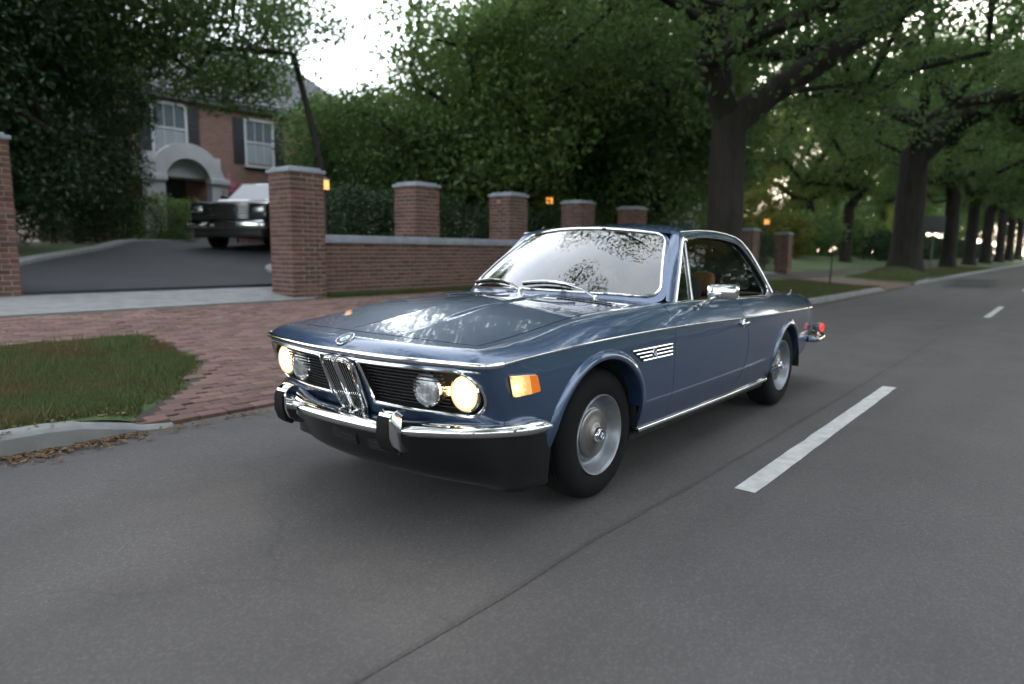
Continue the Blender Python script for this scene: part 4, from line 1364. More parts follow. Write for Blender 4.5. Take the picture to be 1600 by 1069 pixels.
M_PAVE2 = islandmat('clay_paver_field', (.10, .06, .05), (.145, .085, .071), (.19, .115, .096))
M_BRICK2 = islandmat('clay_brick_field', (.075, .034, .026), (.112, .054, .042), (.16, .086, .066))
for w, par in ((True, pav), (False, apr)):
    if rest[w].v: tag(rest[w].build('far_pavers', M_PAVE2, par, False), kind='stuff')

# ---- concrete threshold and driveway
def draped(name, poly, mat, dz, step=.35, parent=None, thick=.03):
    sh = Sheet().add(poly, [], lambda P: np.stack([P[:, 0], P[:, 1], zt_(P[:, 0], P[:, 1]) + dz + .015 * np.sin(P[:, 0] * .31 + P[:, 1] * .5) * np.clip((-P[:, 1] - 9) / 8, 0, 1)], 1), step, (0, 0, 1), thick)
    o = sh.build(name, mat, parent); tag(o, kind='structure') if parent is None else None
    return o
draped('concrete_threshold', [(1.2, -6.55), (-3.45, -6.55), (-3.95, -7.0), (-4.2, -8.0), (.1, -8.1), (.9, -7.3)], M_CONC, .012)
drv = [(.05, -8.1), (-.53, -10.78), (-1.47, -12.21), (-2.6, -13.5), (-4.4, -16.2), (-6.5, -19), (-9.2, -20.6), (-14, -20.5), (-16, -17), (-14, -13.2), (-9, -11.9), (-6.0, -11.3), (-5.0, -10.5), (-4.5, -9.3), (-4.2, -8.0)]
draped('driveway', drv, M_DRIVE, .06, thick=.15)
def band_path(pts, w, name, mat, dz, h):
    pts = np.array(pts, float); ss = np.concatenate([[0], np.cumsum(np.linalg.norm(np.diff(pts, axis=0), axis=1))]); sp = Spl(ss, pts)
    n = int(ss[-1] / .25); V = []; Fq = []
    for i in range(n + 1):
        s = ss[-1] * i / n; p = sp(np.array([s]))[0]; t = sp(np.array([min(ss[-1], s + .02)]))[0] - sp(np.array([max(0, s - .02)]))[0]; t /= np.linalg.norm(t)
        nn = np.array([-t[1], t[0]])
        for o_, hh in ((-w / 2, -.03), (-w / 2, h - .01), (-w / 2 + .02, h), (w / 2 - .02, h), (w / 2, h - .01), (w / 2, -.03)):
            q = p + nn * o_; V.append((q[0], q[1], float(zt_(p[0], p[1])) + dz + hh + .015 * math.sin(p[0] * .31 + p[1] * .5) * min(1, max(0, (-p[1] - 9) / 8))))
    for i in range(n):
        for k in range(5): Fq.append((i * 6 + k, i * 6 + k + 1, (i + 1) * 6 + k + 1, (i + 1) * 6 + k))
    Fq += [tuple(range(6)), tuple(n * 6 + k for k in range(5, -1, -1))]
    tag(link(name, mesh(name, V, Fq, mat, True, 40)), kind='structure')
band_path([(.1, -8.2), (-.40, -10.6), (-1.33, -12.1), (-2.5, -13.45), (-4.3, -16.1), (-6.4, -18.9), (-9.0, -20.5)], .32, 'driveway_kerb', M_CONC, .05, .07)
band_path([(-3.85, -7.55), (-4.35, -8.3), (-4.75, -9.4), (-5.25, -10.5), (-6.2, -11.2), (-9, -11.8), (-14, -13.1)], .42, 'driveway_kerb', M_CONC, .05, .07)

# ================================================================== brick walls and piers
ME_BR = [brick_mesh('brick', .195, .096, .0585, .004, M_BRICK), brick_mesh('brick_header', .091, .096, .0585, .004, M_BRICK)]
COURSE = .0705
def put_bricks(parent, items, cap=290):
    """items: (local pos, rotz, mesh index, score); the best 'cap' become parts, the rest one part"""
    items = sorted(items, key=lambda t: -t[3])
    mb = MB()
    for i, (p, rz, mi, sc) in enumerate(items):
        if i < cap:
            o = link('brick', ME_BR[mi], parent, p); o.rotation_euler = (0, 0, rz)
        else:
            me = ME_BR[mi]; co = np.zeros(len(me.vertices) * 3); me.vertices.foreach_get('co', co); co = co.reshape(-1, 3)
            c, s = math.cos(rz), math.sin(rz)
            mb.add(np.stack([co[:, 0] * c - co[:, 1] * s, co[:, 0] * s + co[:, 1] * c, co[:, 2]], 1) + np.array(p), [tuple(q.vertices) for q in me.polygons])
    if mb.v: tag(mb.build('more_bricks', M_BRICK2, parent, False), kind='stuff')
def pier(x, y, z0, z1, label, w=.60, cap=290, bricks=True):
    t = empty('brick_pier', (x, y, z0)); tag(t, label, 'brick pier', 'gate and wall piers')
    h = z1 - z0 - .09
    MB().box((-w / 2 + .008, -w / 2 + .008, -.2), (w / 2 - .008, w / 2 - .008, h)).build('mortar_core', M_MORTAR, t, False)
    cp = MB().box((-w / 2 - .025, -w / 2 - .025, h), (w / 2 + .025, w / 2 + .025, h + .055), .008)
    cp.box((-w / 2 + .03, -w / 2 + .03, h + .055), (w / 2 - .03, w / 2 - .03, h + .09), .008)
    cp.build('cap_stone', M_STONE, t, True, 30)
    n = int((h + .1) / COURSE); it = []
    rg = np.random.default_rng(int(abs(x * 31 + y * 7)))
    for j in range(n):
        z = h - (j + .5) * COURSE
        for face in range(4):
            rz = face * math.pi / 2
            # three stretchers per face, pinwheel corners
            if w > .55: runs = ((.0975, 0), (.3045, 0), (.4595, 1)) if j % 2 == 0 else ((.0455, 1), (.2005, 0), (.4075, 0))
            else: runs = ((.0975, 0), (.2985, 0)) if j % 2 == 0 else ((.0455, 1), (.2005, 0), (.3555, 1))
            for k, (uu, mi_) in enumerate(runs):
                px, py = -w / 2 + uu, -w / 2 + .049
                if j % 2: px = -px
                c, s = math.cos(rz), math.sin(rz)
                q = (px * c - py * s, px * s + py * c, z)
                wx, wy = x + q[0], y + q[1]
                nd = np.array([math.sin(rz), -math.cos(rz)])   # outward normal of the face
                vis_ = nd @ (camp[:2] - np.array([wx, wy]))
                jitter = rg.normal(0, .0015)
                it.append(((q[0] + nd[0] * jitter * 1.6, q[1] + nd[1] * jitter * 1.6, z), rz + rg.normal(0, .006), mi_, (1000 if vis_ > 0 else 0) - j))
    put_bricks(t, it, cap)
    return t
def wall_bay(x0, x1, y, z0, z1, label):
    t = empty('brick_wall', (0, 0, 0)); tag(t, label, 'brick wall')
    h1 = z1 - .13
    MB().box((x1, y - .30, z0 - .2), (x0, y - .008, h1)).build('mortar_core', M_MORTAR, t, False)
    L_ = x0 - x1
    ncp = max(1, int(round(L_ / .74)))
    for k in range(ncp):
        a = x1 + L_ * k / ncp; MB().box((a + .003, y - .36, h1), (a + L_ / ncp - .003, y + .05, z1), .008).build('coping_stone', M_STONE, t, True, 30)
    n = int((h1 - z0 + .1) / COURSE); it = []; rg = np.random.default_rng(int(abs(x0 * 10)))
    for j in range(n):
        z = h1 - (j + .5) * COURSE
        x = x1 + .104 - (.104 if j % 2 else 0)
        while x < x0 - .03:
            if x - .1 < x1 or x + .1 > x0: 
                mi = 1; xx = min(max(x, x1 + .051), x0 - .051)
                it.append(((xx, y - .047 + rg.normal(0, .0015), z), rg.normal(0, .004), 1, xx))
            else:
                it.append(((x, y - .047 + rg.normal(0, .0015), z), rg.normal(0, .004), 0, x))
            x += .2065
    put_bricks(t, it, 290)
    return t
PX = [-3.5, -6.2, -8.9, -11.6, -14.3]
PL = ['tall brick gate pier with stone cap between the driveway and the low wall', 'brick pier next along the low wall from the driveway gate pier', 'brick pier two along the low wall from the driveway gate pier',
      'brick pier three along the low wall from the driveway gate pier', 'brick pier four along the low wall, beside the street oak']
for x, lb in zip(PX, PL):
    pier(x, -7.0 if x > -4 else -7.19, float(zg(-7.0)) - .02, 2.40, lb, cap=200 if x > -9 else 120)
wall_bay(PX[0] - .20, PX[-1] - .3, -6.86, float(zg(-6.86)) - .02, 1.39, 'low brick wall with pale stone coping running from the driveway gate pier')
pier(.22, -8.35, float(zg(-8.35)) - .02, 2.58, 'brick gate pier on the hedge side of the driveway', cap=200)
for x, y, lb in ((-19.6, -5.9, 'pale capped brick pier standing between the oak and the walkway'), (-24.6, -6.3, 'slim brick pier by the pale walkway with a warm light')):
    pier(x, y, float(zg(y)) - .02, 1.95, lb, .5 if x < -20 else .62, cap=60)
draped('walkway', [(-20.2, -6.3), (-24.2, -6.3), (-25.5, -10), (-21.5, -10)], M_CONC, .012)
draped('cross_path', [(-21.8, -2.2), (-26.8, -2.2), (-26.3, -5.0), (-22.2, -5.0)], pmat('brick_path', (.13, .085, .07), .9, var=.3, scale=12, bump=.5, bscale=60), .006)
# ================================================================== vegetation
M_OAK = leafmat('oak_leaves', (.042, .090, .027), (.100, .170, .050), .45)
M_OAKL = leafmat('bright_leaves', (.055, .115, .030), (.125, .200, .055), .45)
M_DARKL = leafmat('evergreen_leaves', (.014, .034, .014), (.038, .076, .028), .2)
M_HEDGE = leafmat('hedge_leaves', (.014, .032, .010), (.040, .075, .020), .2)
M_PINK = leafmat('pink_blossom', (.35, .12, .17), (.5, .2, .25), .3)
M_YEL = leafmat('yellow_green_leaves', (.09, .12, .02), (.18, .19, .04), .5)

def leaf_quads(C, L, W, rng, upb=.35):
    """rhombic, slightly folded leaves centred on C; returns (n*4,3)"""
    n = len(C)
    N = rng.normal(size=(n, 3)); N[:, 2] += upb * 1.5; N /= np.linalg.norm(N, axis=1)[:, None]
    A = rng.normal(size=(n, 3)); A -= N * (A * N).sum(1)[:, None]; A /= np.linalg.norm(A, axis=1)[:, None]
    B = np.cross(N, A)
    l = (L * rng.uniform(.45, 1.45, n))[:, None]; w = (W * rng.uniform(.7, 1.3, n))[:, None]
    p0 = C - A * l * .5; p2 = C + A * l * .5
    p1 = C + B * w * .5 + N * w * .15 + A * l * .05; p3 = C - B * w * .5 + N * w * .15 + A * l * .05
    return np.stack([p0, p1, p2, p3], 1).reshape(-1, 3)

def grow_tree(rng, h_fork, centers, r_base, lean=(0, 0), extra=None):
    """skeleton through the cluster centres: returns nodes, parents"""
    nodes = [np.array([0, 0, -.3]), np.array([lean[0] * .3, lean[1] * .3, h_fork * .35]), np.array([lean[0] * .7, lean[1] * .7, h_fork * .7]), np.array([lean[0], lean[1], h_fork])]
    par = [-1, 0, 1, 2]
    if extra:
        for path in extra:
            last = 3
            for p in path:
                nodes.append(np.array(p, float)); par.append(last); last = len(nodes) - 1
    top = nodes[3]
    order = np.argsort(np.linalg.norm(centers - top, axis=1))
    for ci in order:
        c = centers[ci]
        A = np.array(nodes[3:])
        d = np.linalg.norm(A - c, axis=1) + np.maximum(0, A[:, 2] - c[2]) * .8
        b = int(d.argmin()) + 3
        p = nodes[b]; v = c - p; L_ = np.linalg.norm(v)
        k = max(1, int(L_ / 1.1)); last = b
        for i in range(1, k + 1):
            t = i / k
            q = p + v * t + rng.normal(0, .08 * L_ ** .5, 3) * (1 if i < k else .2) + np.array([0, 0, .10 * L_ * math.sin(math.pi * t)])
            nodes.append(q); par.append(last); last = len(nodes) - 1
    return np.array(nodes), np.array(par)

def skeleton_tubes(nodes, par, r_base, mb, seg=6, rmin=.012, flare=1.5):
    n = len(nodes); cnt = np.zeros(n); kids = [[] for _ in range(n)]
    for i in range(n - 1, 0, -1): kids[par[i]].append(i)
    leaf = np.array([len(k) == 0 for k in kids])
    w = leaf.astype(float)
    for i in range(n - 1, 0, -1): w[par[i]] += w[i]
    rad = np.maximum(rmin, r_base * (w / w[0]) ** .47)
    # chains
    done = set()
    starts = [(0, None)]
    while starts:
        s, prev = starts.pop()
        chain = [s] if prev is None else [prev, s]
        cur = s
        while kids[cur]:
            nx = max(kids[cur], key=lambda k: w[k])
            for k in kids[cur]:
                if k != nx: starts.append((k, cur))
            chain.append(nx); cur = nx
        P = nodes[chain]; R = rad[chain].copy()
        if prev is not None: R[0] = min(rad[prev] * .8, R[1] * 1.15)
        else:
            P2 = [P[0]]; 
        if len(P) > 1:
            if prev is None:
                R[0] *= flare
                # refine the trunk foot
                P = np.vstack([P[0], P[0] + (P[1] - P[0]) * .25, P[0] + (P[1] - P[0]) * .5, P[1:]]); R = np.concatenate([[R[0]], [rad[0] * (1 + (flare - 1) * .45)], [rad[0] * 1.06], R[1:]])
            sg_ = seg * 3 if prev is None else seg
            mb.tube(P, R, sg_)
    return rad

def make_tree(name, base, label, cat='tree', group=None, seed=0, r_base=.3, h_fork=3.0, crown=((0, 0, 7), (5, 5, 4)), K=90, per=260, leaf=(.15, .085), mat=M_OAK, spread=.85, shell=.5, lean=(0, 0), extra=None, hang=0.0, scale=1.0, rz=0.0, floor=2.5, flare=1.5):
    rng = np.random.default_rng(seed)
    C = []
    (cx, cy, cz), (rx, ry, rzz) = crown
    while len(C) < K:
        v = rng.normal(size=3); v /= np.linalg.norm(v); r = rng.uniform(shell ** 3, 1) ** (1 / 3)
        p = np.array([cx + v[0] * rx * r, cy + v[1] * ry * r, cz + v[2] * rzz * r])
        if p[2] < floor: continue
        C.append(p)
    C = np.array(C)
    t = empty(name, base, rz); t.scale = (scale,) * 3
    tag(t, label, cat, group)
    nodes, par = grow_tree(rng, h_fork, C, r_base, lean, extra)
    mb = MB(); skeleton_tubes(nodes, par, r_base, mb, flare=flare)
    mb.build('trunk', M_BARK, t, True, 60)
    ctr = np.repeat(C, per, 0)
    q = rng.normal(size=(len(ctr), 3)); q *= (rng.uniform(0, 1, len(ctr)) ** .4 * spread * 1.25 / np.linalg.norm(q, axis=1))[:, None]
    sc = np.repeat(rng.uniform(.6, 1.35, K), per)
    q *= sc[:, None]; q[:, 2] *= .62
    q[:, 2] -= hang * (np.abs(q[:, :2]).sum(1)) ** 2
    me = fast_mesh('crown', leaf_quads(ctr + q, leaf[0], leaf[1], rng), 4, mat)
    link('crown', me, t)
    return t
def copy_tree(o, base, rz, scale, label, mat=None):
    c = o.copy(); COL.objects.link(c); c.location = base; c.rotation_euler = (0, 0, rz); c.scale = (scale,) * 3
    c['label'] = label
    for ch in list(o.children):
        d = ch.copy(); COL.objects.link(d); d.parent = c
        if mat and ch.name.startswith('crown'):
            d.material_slots[0].link = 'OBJECT'; d.material_slots[0].material = mat
    return c
def gz(x, y): return float(zter(np.array(x), np.array(y)))

# ---- street oaks
GA = 'street trees along the verge'
oak1 = make_tree('oak_tree', (-12.9, -3.95, gz(-12.9, -3.95)), 'stout dark oak on the verge just behind the coupe, one limb reaching over the road', 'tree', GA, 11, .41, 3.9, ((.4, 1.0, 9.2), (8.8, 7.2, 5.6)), 225, 330, (.17, .10), M_OAK, 1.15, .45,
                 extra=[[(-.6, .7, 4.6), (-1.5, 1.9, 5.6), (-2.8, 3.4, 7.0), (-4.0, 5.0, 8.2)], [(.9, -.2, 5.2), (2.2, .4, 7.0), (4.2, 1.2, 8.4)], [(-.1, -.3, 6.0), (0, -.6, 9.0)]], floor=4.3, flare=1.2)
oak2 = make_tree('oak_tree', (-33.2, -3.55, gz(-33.2, -3.55) - .1), 'huge thick oak standing on a root mound at the kerb', 'tree', GA, 12, .62, 5.0, ((0, 1.5, 11), (10, 9, 6.5)), 200, 300, (.20, .12), M_OAK, 1.35, .45,
                 extra=[[(-.5, 1.2, 6.4), (-1.0, 3.0, 8.0), (-1.5, 5.5, 9.5)], [(1.2, .4, 6.6), (3.4, .8, 8.8), (6, 1, 10.2)], [(-.9, -.6, 6.6), (-2.2, -2, 9)]], floor=5.0, flare=1.5)
oak3 = make_tree('oak_tree', (-55, -4.5, gz(-55, -4.5)), 'grey trunked oak on the verge, next beyond the oak on the root mound', 'tree', GA, 13, .46, 5.0, ((0, 1.5, 11), (9, 9, 6)), 130, 280, (.24, .15), M_OAK, 1.5, .4, floor=4.6)
for i, (x, y, r, s, lb) in enumerate(((-69, -4.6, 1.1, 1.0, 'verge oak second beyond the one on the root mound'), (-84, -4.7, 2.3, 1.05, 'verge oak third beyond the one on the root mound'), (-101, -4.7, 3.9, 1.1, 'verge oak fourth beyond the one on the root mound'),
                                      (-119, -4.8, 5.0, 1.1, 'verge oak fifth beyond the one on the root mound'), (-140, -4.8, .4, 1.15, 'farthest verge oak on the wall side of the road'))):
    copy_tree(oak3, (x, y, gz(x, y)), r, s, lb)
GB = 'street trees across the road'  # nearest three are out of view, added to cut sky light from that side
for x, y, r, s, lb in ((22, 10, 2.6, 1.0, 'unseen oak across the road well ahead of the coupe, added to darken the street'), (6, 11, 4.1, 1.0, 'unseen oak across the road opposite the verge grass ahead of the coupe, added to darken the street'), (-11, 10.5, 1.1, .95, 'unseen oak across the road opposite the stout oak behind the coupe, added to darken the street'),
                       (-30, 9.8, 1.9, 1.0, 'oak across the road opposite the oak on the root mound'), (-47, 9.5, .3, 1.05, 'oak across the road opposite the fork trunked tree'), (-66, 9.5, 2.9, 1.0, 'oak across the road opposite the clipped hedge'),
                       (-88, 9.5, 4.4, 1.1, 'oak across the road opposite the second clipped hedge'), (-112, 9.0, 5.5, 1.15, 'oak across the road opposite the farthest clipped hedge')):
    o = copy_tree(oak3, (x, y, .14), r, s, lb); o['group'] = GB
nearoak = make_tree('oak_tree', (10.6, -4.2, gz(10.6, -4.2)), 'verge oak beyond the hedge-side gate pier whose boughs are mirrored in the windscreen', 'tree', GA, 14, .42, 4.2, ((-2.6, .4, 9.3), (10.4, 5.0, 4.0)), 130, 240, (.17, .10), M_OAK, 1.1, .4, floor=5.5)
# ---- trees in the gardens
GC = 'garden trees behind the wall'
gt1 = make_tree('garden_tree', (-12.4, -10.9, gz(-12.4, -10.9)), 'tall leafy green tree rising behind the second bay of the low wall', 'tree', GC, 21, .24, 2.2, ((0, 0, 4.5), (3.4, 3.4, 3.3)), 115, 330, (.15, .09), M_OAKL, .95, .4, floor=1.6)
copy_tree(gt1, (-16.6, -12.4, gz(-16.6, -12.4)), 2.0, 1.15, 'tallest leafy tree behind the low wall, further from the drive')
copy_tree(gt1, (-17.5, -9.4, gz(-17.5, -9.4)), 4.1, 1.12, 'broad green tree close behind the fourth and fifth piers', M_OAK)
copy_tree(gt1, (-22.5, -11.0, gz(-22.5, -11)), .8, 1.35, 'green tree behind the stout street oak trunk', M_OAK)
copy_tree(gt1, (-25, -16, gz(-25, -16)), 3.3, 1.7, 'big tree at the back of the garden beyond the low wall', M_OAK)
copy_tree(gt1, (-32, -22, gz(-32, -22)), 5.3, 1.4, 'big tree at the far back of the walled garden', M_OAK)
gt2 = make_tree('small_tree', (-9.9, -12.6, gz(-9.9, -12.6)), 'small spreading tree over the pier by the parked dark vehicle', 'tree', GC, 22, .13, 1.3, ((0, 0, 2.9), (2.2, 2.2, 1.6)), 80, 300, (.12, .07), M_OAK, .75, .35, floor=.8)
copy_tree(gt2, (-14.4, -18.4, gz(-14.4, -18.4)), 1.5, 1.3, 'rounded tree hiding the right end of the brick house')
copy_tree(gt2, (-15.5, -15.5, gz(-15.5, -15.5)), 2.5, 1.25, 'rounded tree between the garden and the brick house')
ev = make_tree('evergreen_tree', (-1.55, -14.6, gz(-1.55, -14.6)), 'tall dark evergreen beside the hedge at the drive', 'tree', GC, 23, .20, 1.0, ((0, 0, 5.6), (2.9, 2.9, 5.0)), 150, 330, (.13, .075), M_DARKL, .85, .45, floor=.6)
copy_tree(ev, (-.2, -18.2, gz(-.2, -18.2)), 2.2, 1.15, 'dark evergreen behind the hedge, away from the house')
copy_tree(ev, (-4.5, -19.4, gz(-4.5, -19.4)), 4.2, .72, 'dark evergreen standing against the brick house beside the arched porch')
copy_tree(ev, (1.6, -13.4, gz(1.6, -13.4)), 3.0, .95, 'dark evergreen behind the hedge-side gate pier')
st = make_tree('slender_tree', (-7.5, -11.3, gz(-7.5, -11.3)), 'slender tree by the drive whose loose boughs hang across the house roof', 'tree', GC, 27, .075, 3.0, ((2.0, -3.0, 6.2), (3.7, 3.2, 2.2)), 115, 260, (.13, .075), M_OAK, .85, .2, lean=(.3, -.5), floor=4.2, flare=1.3)
# trees further down the street
GD = 'distant trees'
dt1 = make_tree('distant_tree', (-46.6, -9.3, gz(-46.6, -9.3)), 'fork trunked tree on the lawn between the two verge oaks', 'tree', GD, 31, .33, 3.6, ((0, 0, 8.5), (5, 5, 4.2)), 90, 260, (.22, .13), M_OAKL, 1.2, .4, floor=4.2)
for x, y, r, s, mt, lb in ((-44, -17, 1.0, .9, M_YEL, 'yellow green tree lit behind the lawn'), (-58, -15, 2.0, 1.0, M_YEL, 'yellow green tree farther behind the lawn'), (-70, -19, 3.0, 1.3, M_OAKL, 'tall pale green tree beyond the lawn'), (-90, -16, 4.0, 1.3, M_OAKL, 'pale green tree far along the street'),
                        (-112, -18, 5.0, 1.5, M_OAKL, 'pale green tree very far along the street'), (-52, -30, .5, 1.3, M_OAK, 'dark tree at the back of the lawn')):
    o = copy_tree(dt1, (x, y, gz(x, y)), r, s, lb, mt)
for i, (x, y, r, s) in enumerate(((-40, -27, .2, 1.2), (-62, -24, 1.2, 1.35), (-75, -33, 2.3, 1.6), (-88, -22, 3.1, 1.4), (-104, -26, 4.1, 1.7), (-125, -20, 5.1, 1.6), (-140, -12, .9, 1.5), (-150, -24, 2.9, 1.9), (-38, -32, 3.6, 1.5), (-52, -38, 4.6, 1.8))):
    copy_tree(gt1, (x, y, gz(x, y) - .5), r, s, ('dense tree behind the pale far house', 'dense tree beyond the lit lawn', 'dense tree far behind the lawn', 'dense tree behind the clipped hedge', 'dense tree behind the second clipped hedge', 'dense tree behind the farthest clipped hedge', 'dense tree near the end of the street', 'dense tree past the end of the hedges', 'dense tree between the two far houses', 'dense tree deep behind the lit lawn')[i], M_OAKL if i % 2 else M_OAK)['group'] = GD
for i, (x, y, s) in enumerate(((-160, -3, 1.3), (-165, 4, 1.4), (-160, 12, 1.4), (-165, -14, 1.5), (-170, -26, 1.6))):
    copy_tree(dt1, (x, y, .2), i * 1.3, s, 'tree closing the far end of the street', M_OAK)

# ---- hedges and shrubs
def shrub(name, base, size, n, label, mat, leaf=(.07, .04), seed=0, group=None, cat='shrub', boxy=0.0, stems=True):
    rng = np.random.default_rng(seed)
    q = rng.normal(size=(n, 3)); q /= np.linalg.norm(q, axis=1)[:, None]
    if boxy:
        m = np.abs(q).max(1)[:, None]; q = q * (1 - boxy) + q / m * boxy
    q *= (rng.uniform(.55 ** 3, 1, n) ** (1 / 3))[:, None]
    # lumps
    lump = 1 + .16 * np.sin(q[:, 0] * 7 + seed) * np.cos(q[:, 1] * 6 + seed * 2) + .10 * np.sin(q[:, 2] * 9 + q[:, 0] * 8)
    P = q * lump[:, None] * np.array([size[0] / 2, size[1] / 2, size[2] / 2]); P[:, 2] += size[2] / 2
    P += rng.normal(0, .03, P.shape)
    P = P[P[:, 2] > .02]
    t = empty(name, base); tag(t, label, cat, group)
    link('foliage', fast_mesh('foliage', leaf_quads(P, leaf[0], leaf[1], rng), 4, mat), t)
    mb = MB()
    for k in range(max(3, int(size[0] * 1.5))):
        x = rng.uniform(-.35, .35) * size[0]; y = rng.uniform(-.2, .2) * size[1]
        mb.tube([(x, y, -.1), (x + rng.normal(0, .08), y, size[2] * .4), (x + rng.normal(0, .2), y + rng.normal(0, .15), size[2] * .8)], [.03, .022, .008], 5)
    mb.build('stem', M_BARK, t)
    return t
GH = 'hedges and shrubs'
k = 0
for x, y, sx, sy, sz, n, lb, mt in (
    (-1.3, -16.0, 3.4, 1.6, 2.3, 16000, 'dark hedge by the drive below the tall evergreen', M_HEDGE),
    (-4.3, -18.2, 3.2, 1.6, 2.0, 13000, 'dark hedge by the drive in front of the brick house', M_HEDGE),
    (1.4, -12.0, 2.6, 1.8, 2.2, 13000, 'dark hedge behind the hedge-side gate pier', M_HEDGE),
    (-7.0, -19.9, 2.4, 1.2, 1.5, 8000, 'lighter green shrub at the foot of the arched porch', M_OAKL),
    (-5.9, -8.8, 1.7, 1.3, 1.9, 9000, 'dark shrub behind the first bay of the low wall', M_DARKL),
    (-7.6, -8.7, 2.6, 1.4, 1.9, 12000, 'dark shrub behind the second bay of the low wall', M_HEDGE),
    (-10.4, -8.6, 2.6, 1.4, 1.8, 11000, 'dark shrub behind the third bay of the low wall', M_DARKL),
    (-13.2, -8.6, 2.8, 1.4, 1.8, 9000, 'dark shrub behind the fourth bay of the low wall', M_HEDGE),
    (-17.3, -8.4, 3.4, 1.6, 2.0, 9000, 'dark shrub between the low wall and the pale walkway', M_DARKL),
    (-26.6, -8.2, 3.0, 1.8, 1.5, 8000, 'dark shrub beyond the slim pier by the walkway', M_DARKL),
    (-9.9, -20.9, 1.2, .8, 2.3, 4500, 'pink flowering shrub beside the arched porch', M_PINK)):
    k += 1
    shrub('shrub', (x, y, gz(x, y)), (sx, sy, sz), n, lb, mt, seed=k, group=GH, boxy=.45)
for i, (x, y, sx) in enumerate(((-64, -9.5, 16), (-82, -9.5, 18), (-102, -9.8, 20), (-126, -8.6, 24))):
    shrub('hedge', (x, y, gz(x, y)), (sx, 2.2, 2.3), 9000, ('long clipped dark hedge beyond the grey street sign', 'second clipped dark hedge along the far verge', 'farthest clipped dark hedge along the verge', 'dark hedge closing the verge past the clipped hedges')[i], M_DARKL, (.22, .14), 40 + i, 'clipped hedges along the far verge', 'hedge', .8)
for i, (x, y, sx) in enumerate(((-38, -15.5, 9), (-50, -16.5, 10))):
    shrub('hedge', (x, y, gz(x, y)), (sx, 1.4, 1.2), 7000, ('low hedge at the back of the lit lawn', 'low hedge farther along the back of the lawn')[i], M_HEDGE, (.16, .10), 50 + i, 'low hedges round the lawn', 'hedge', .7)
for i, (x, y, sx, sz) in enumerate(((-33, -19, 9, 4.5), (-40, -22, 9, 5), (-50, -22, 10, 5.5), (-60, -20, 10, 6), (-72, -20, 12, 6), (-86, -17, 14, 6.5), (-104, -16, 16, 7), (-125, -12, 18, 8), (-150, -6, 14, 9), (-152, 6, 16, 9), (-55, -14.5, 9, 3.4), (-67, -13.5, 10, 3.8), (-45, -13.6, 7, 3.0))):
    shrub('thicket', (x, y, gz(x, y) - .2), (sx, 4.0, sz), 8000, ('leafy thicket behind the walkway piers', 'leafy thicket beside the pale far house', 'leafy thicket behind the lit lawn', 'leafy thicket past the lit lawn', 'thicket behind the near end of the clipped hedge', 'thicket behind the clipped hedge', 'thicket behind the second clipped hedge', 'thicket behind the farthest clipped hedge', 'thicket at the end of the street on the wall side', 'thicket at the end of the street across the road', 'low thicket on the lawn past the fork trunked tree', 'low thicket before the clipped hedge', 'low thicket by the fork trunked tree')[i], M_OAKL if i % 3 else M_YEL, (.26, .16), 70 + i, 'far thickets', 'thicket', .5)
def copy_thing(o, loc, rz, label):
    c = o.copy(); COL.objects.link(c); c.location = loc; c.rotation_euler = (0, 0, rz); c['label'] = label
    for ch in list(o.children):
        d = ch.copy(); COL.objects.link(d); d.parent = c
    return c
hz0 = None
for i, x in enumerate((26, 8, -10, -28, -46, -64, -84, -106)):
    lb = 'tall screen of shrubs far back across the road, opposite ' + ('the lawn ahead', 'the near apron', 'the stout oak', 'the oak on the mound', 'the fork trunked tree', 'the clipped hedge', 'the second hedge', 'the farthest hedge')[i]
    if hz0 is None: hz0 = shrub('shrub_screen', (x, 22, .2), (20, 4.5, 6.5), 12000, lb, M_OAK, (.28, .17), 91, 'shrub screens across the road', 'shrubs', .6)
    else: copy_thing(hz0, (x, 22 + (i % 3) * 1.5, .2), math.pi * (i % 2), lb)
# sapling by the walkway
sap = empty('sapling', (-20.9, -3.6, gz(-20.9, -3.6))); tag(sap, 'thin bare stemmed sapling on the verge in front of the walkway', 'tree')
MB().tube([(0, 0, -.1), (.01, .02, .7), (.0, .0, 1.5)], [.022, .018, .008], 6).build('trunk', M_BARK, sap)
rg = np.random.default_rng(3); link('crown', fast_mesh('crown', leaf_quads(rg.normal(0, .22, (500, 3)) * [1, 1, .8] + [0, 0, 1.75], .10, .06, rg), 4, M_OAK), sap)

# ---- grass
def grass(name, inside, xr, yr, n, h, label, seed):
    rng = np.random.default_rng(seed)
    P = np.stack([rng.uniform(*xr, n), rng.uniform(*yr, n)], 1)
    P = P[inside(P[:, 0], P[:, 1])]
    m = len(P)
    den = .5 + .5 * np.sin(P[:, 0] * 2.3 + 1) * np.sin(P[:, 1] * 2.9) + rng.normal(0, .3, m)
    P = P[den > .0]; m = len(P)
    z = zter(P[:, 0], P[:, 1])
    a = rng.uniform(0, 2 * np.pi, m); hh = h * rng.uniform(.5, 1.3, m); w = rng.uniform(.002, .0045, m) * (h / .05) ** .5
    bx, by = np.cos(a) * w, np.sin(a) * w; lx, ly = rng.normal(0, .45, m) * hh, rng.normal(0, .45, m) * hh
    b0 = np.stack([P[:, 0] - bx, P[:, 1] - by, z - .005], 1); b1 = np.stack([P[:, 0] + bx, P[:, 1] + by, z - .005], 1); t = np.stack([P[:, 0] + lx, P[:, 1] + ly, z + hh], 1)
    o = link(name, fast_mesh(name, np.stack([b0, b1, t], 1).reshape(-1, 3), 3, M_GRASS)); tag(o, label, 'grass', kind='stuff')
M_GRASS = leafmat('grass_blades', (.040, .070, .016), (.105, .125, .042), .35)
_n = M_GRASS.node_tree.nodes; _l = M_GRASS.node_tree.links
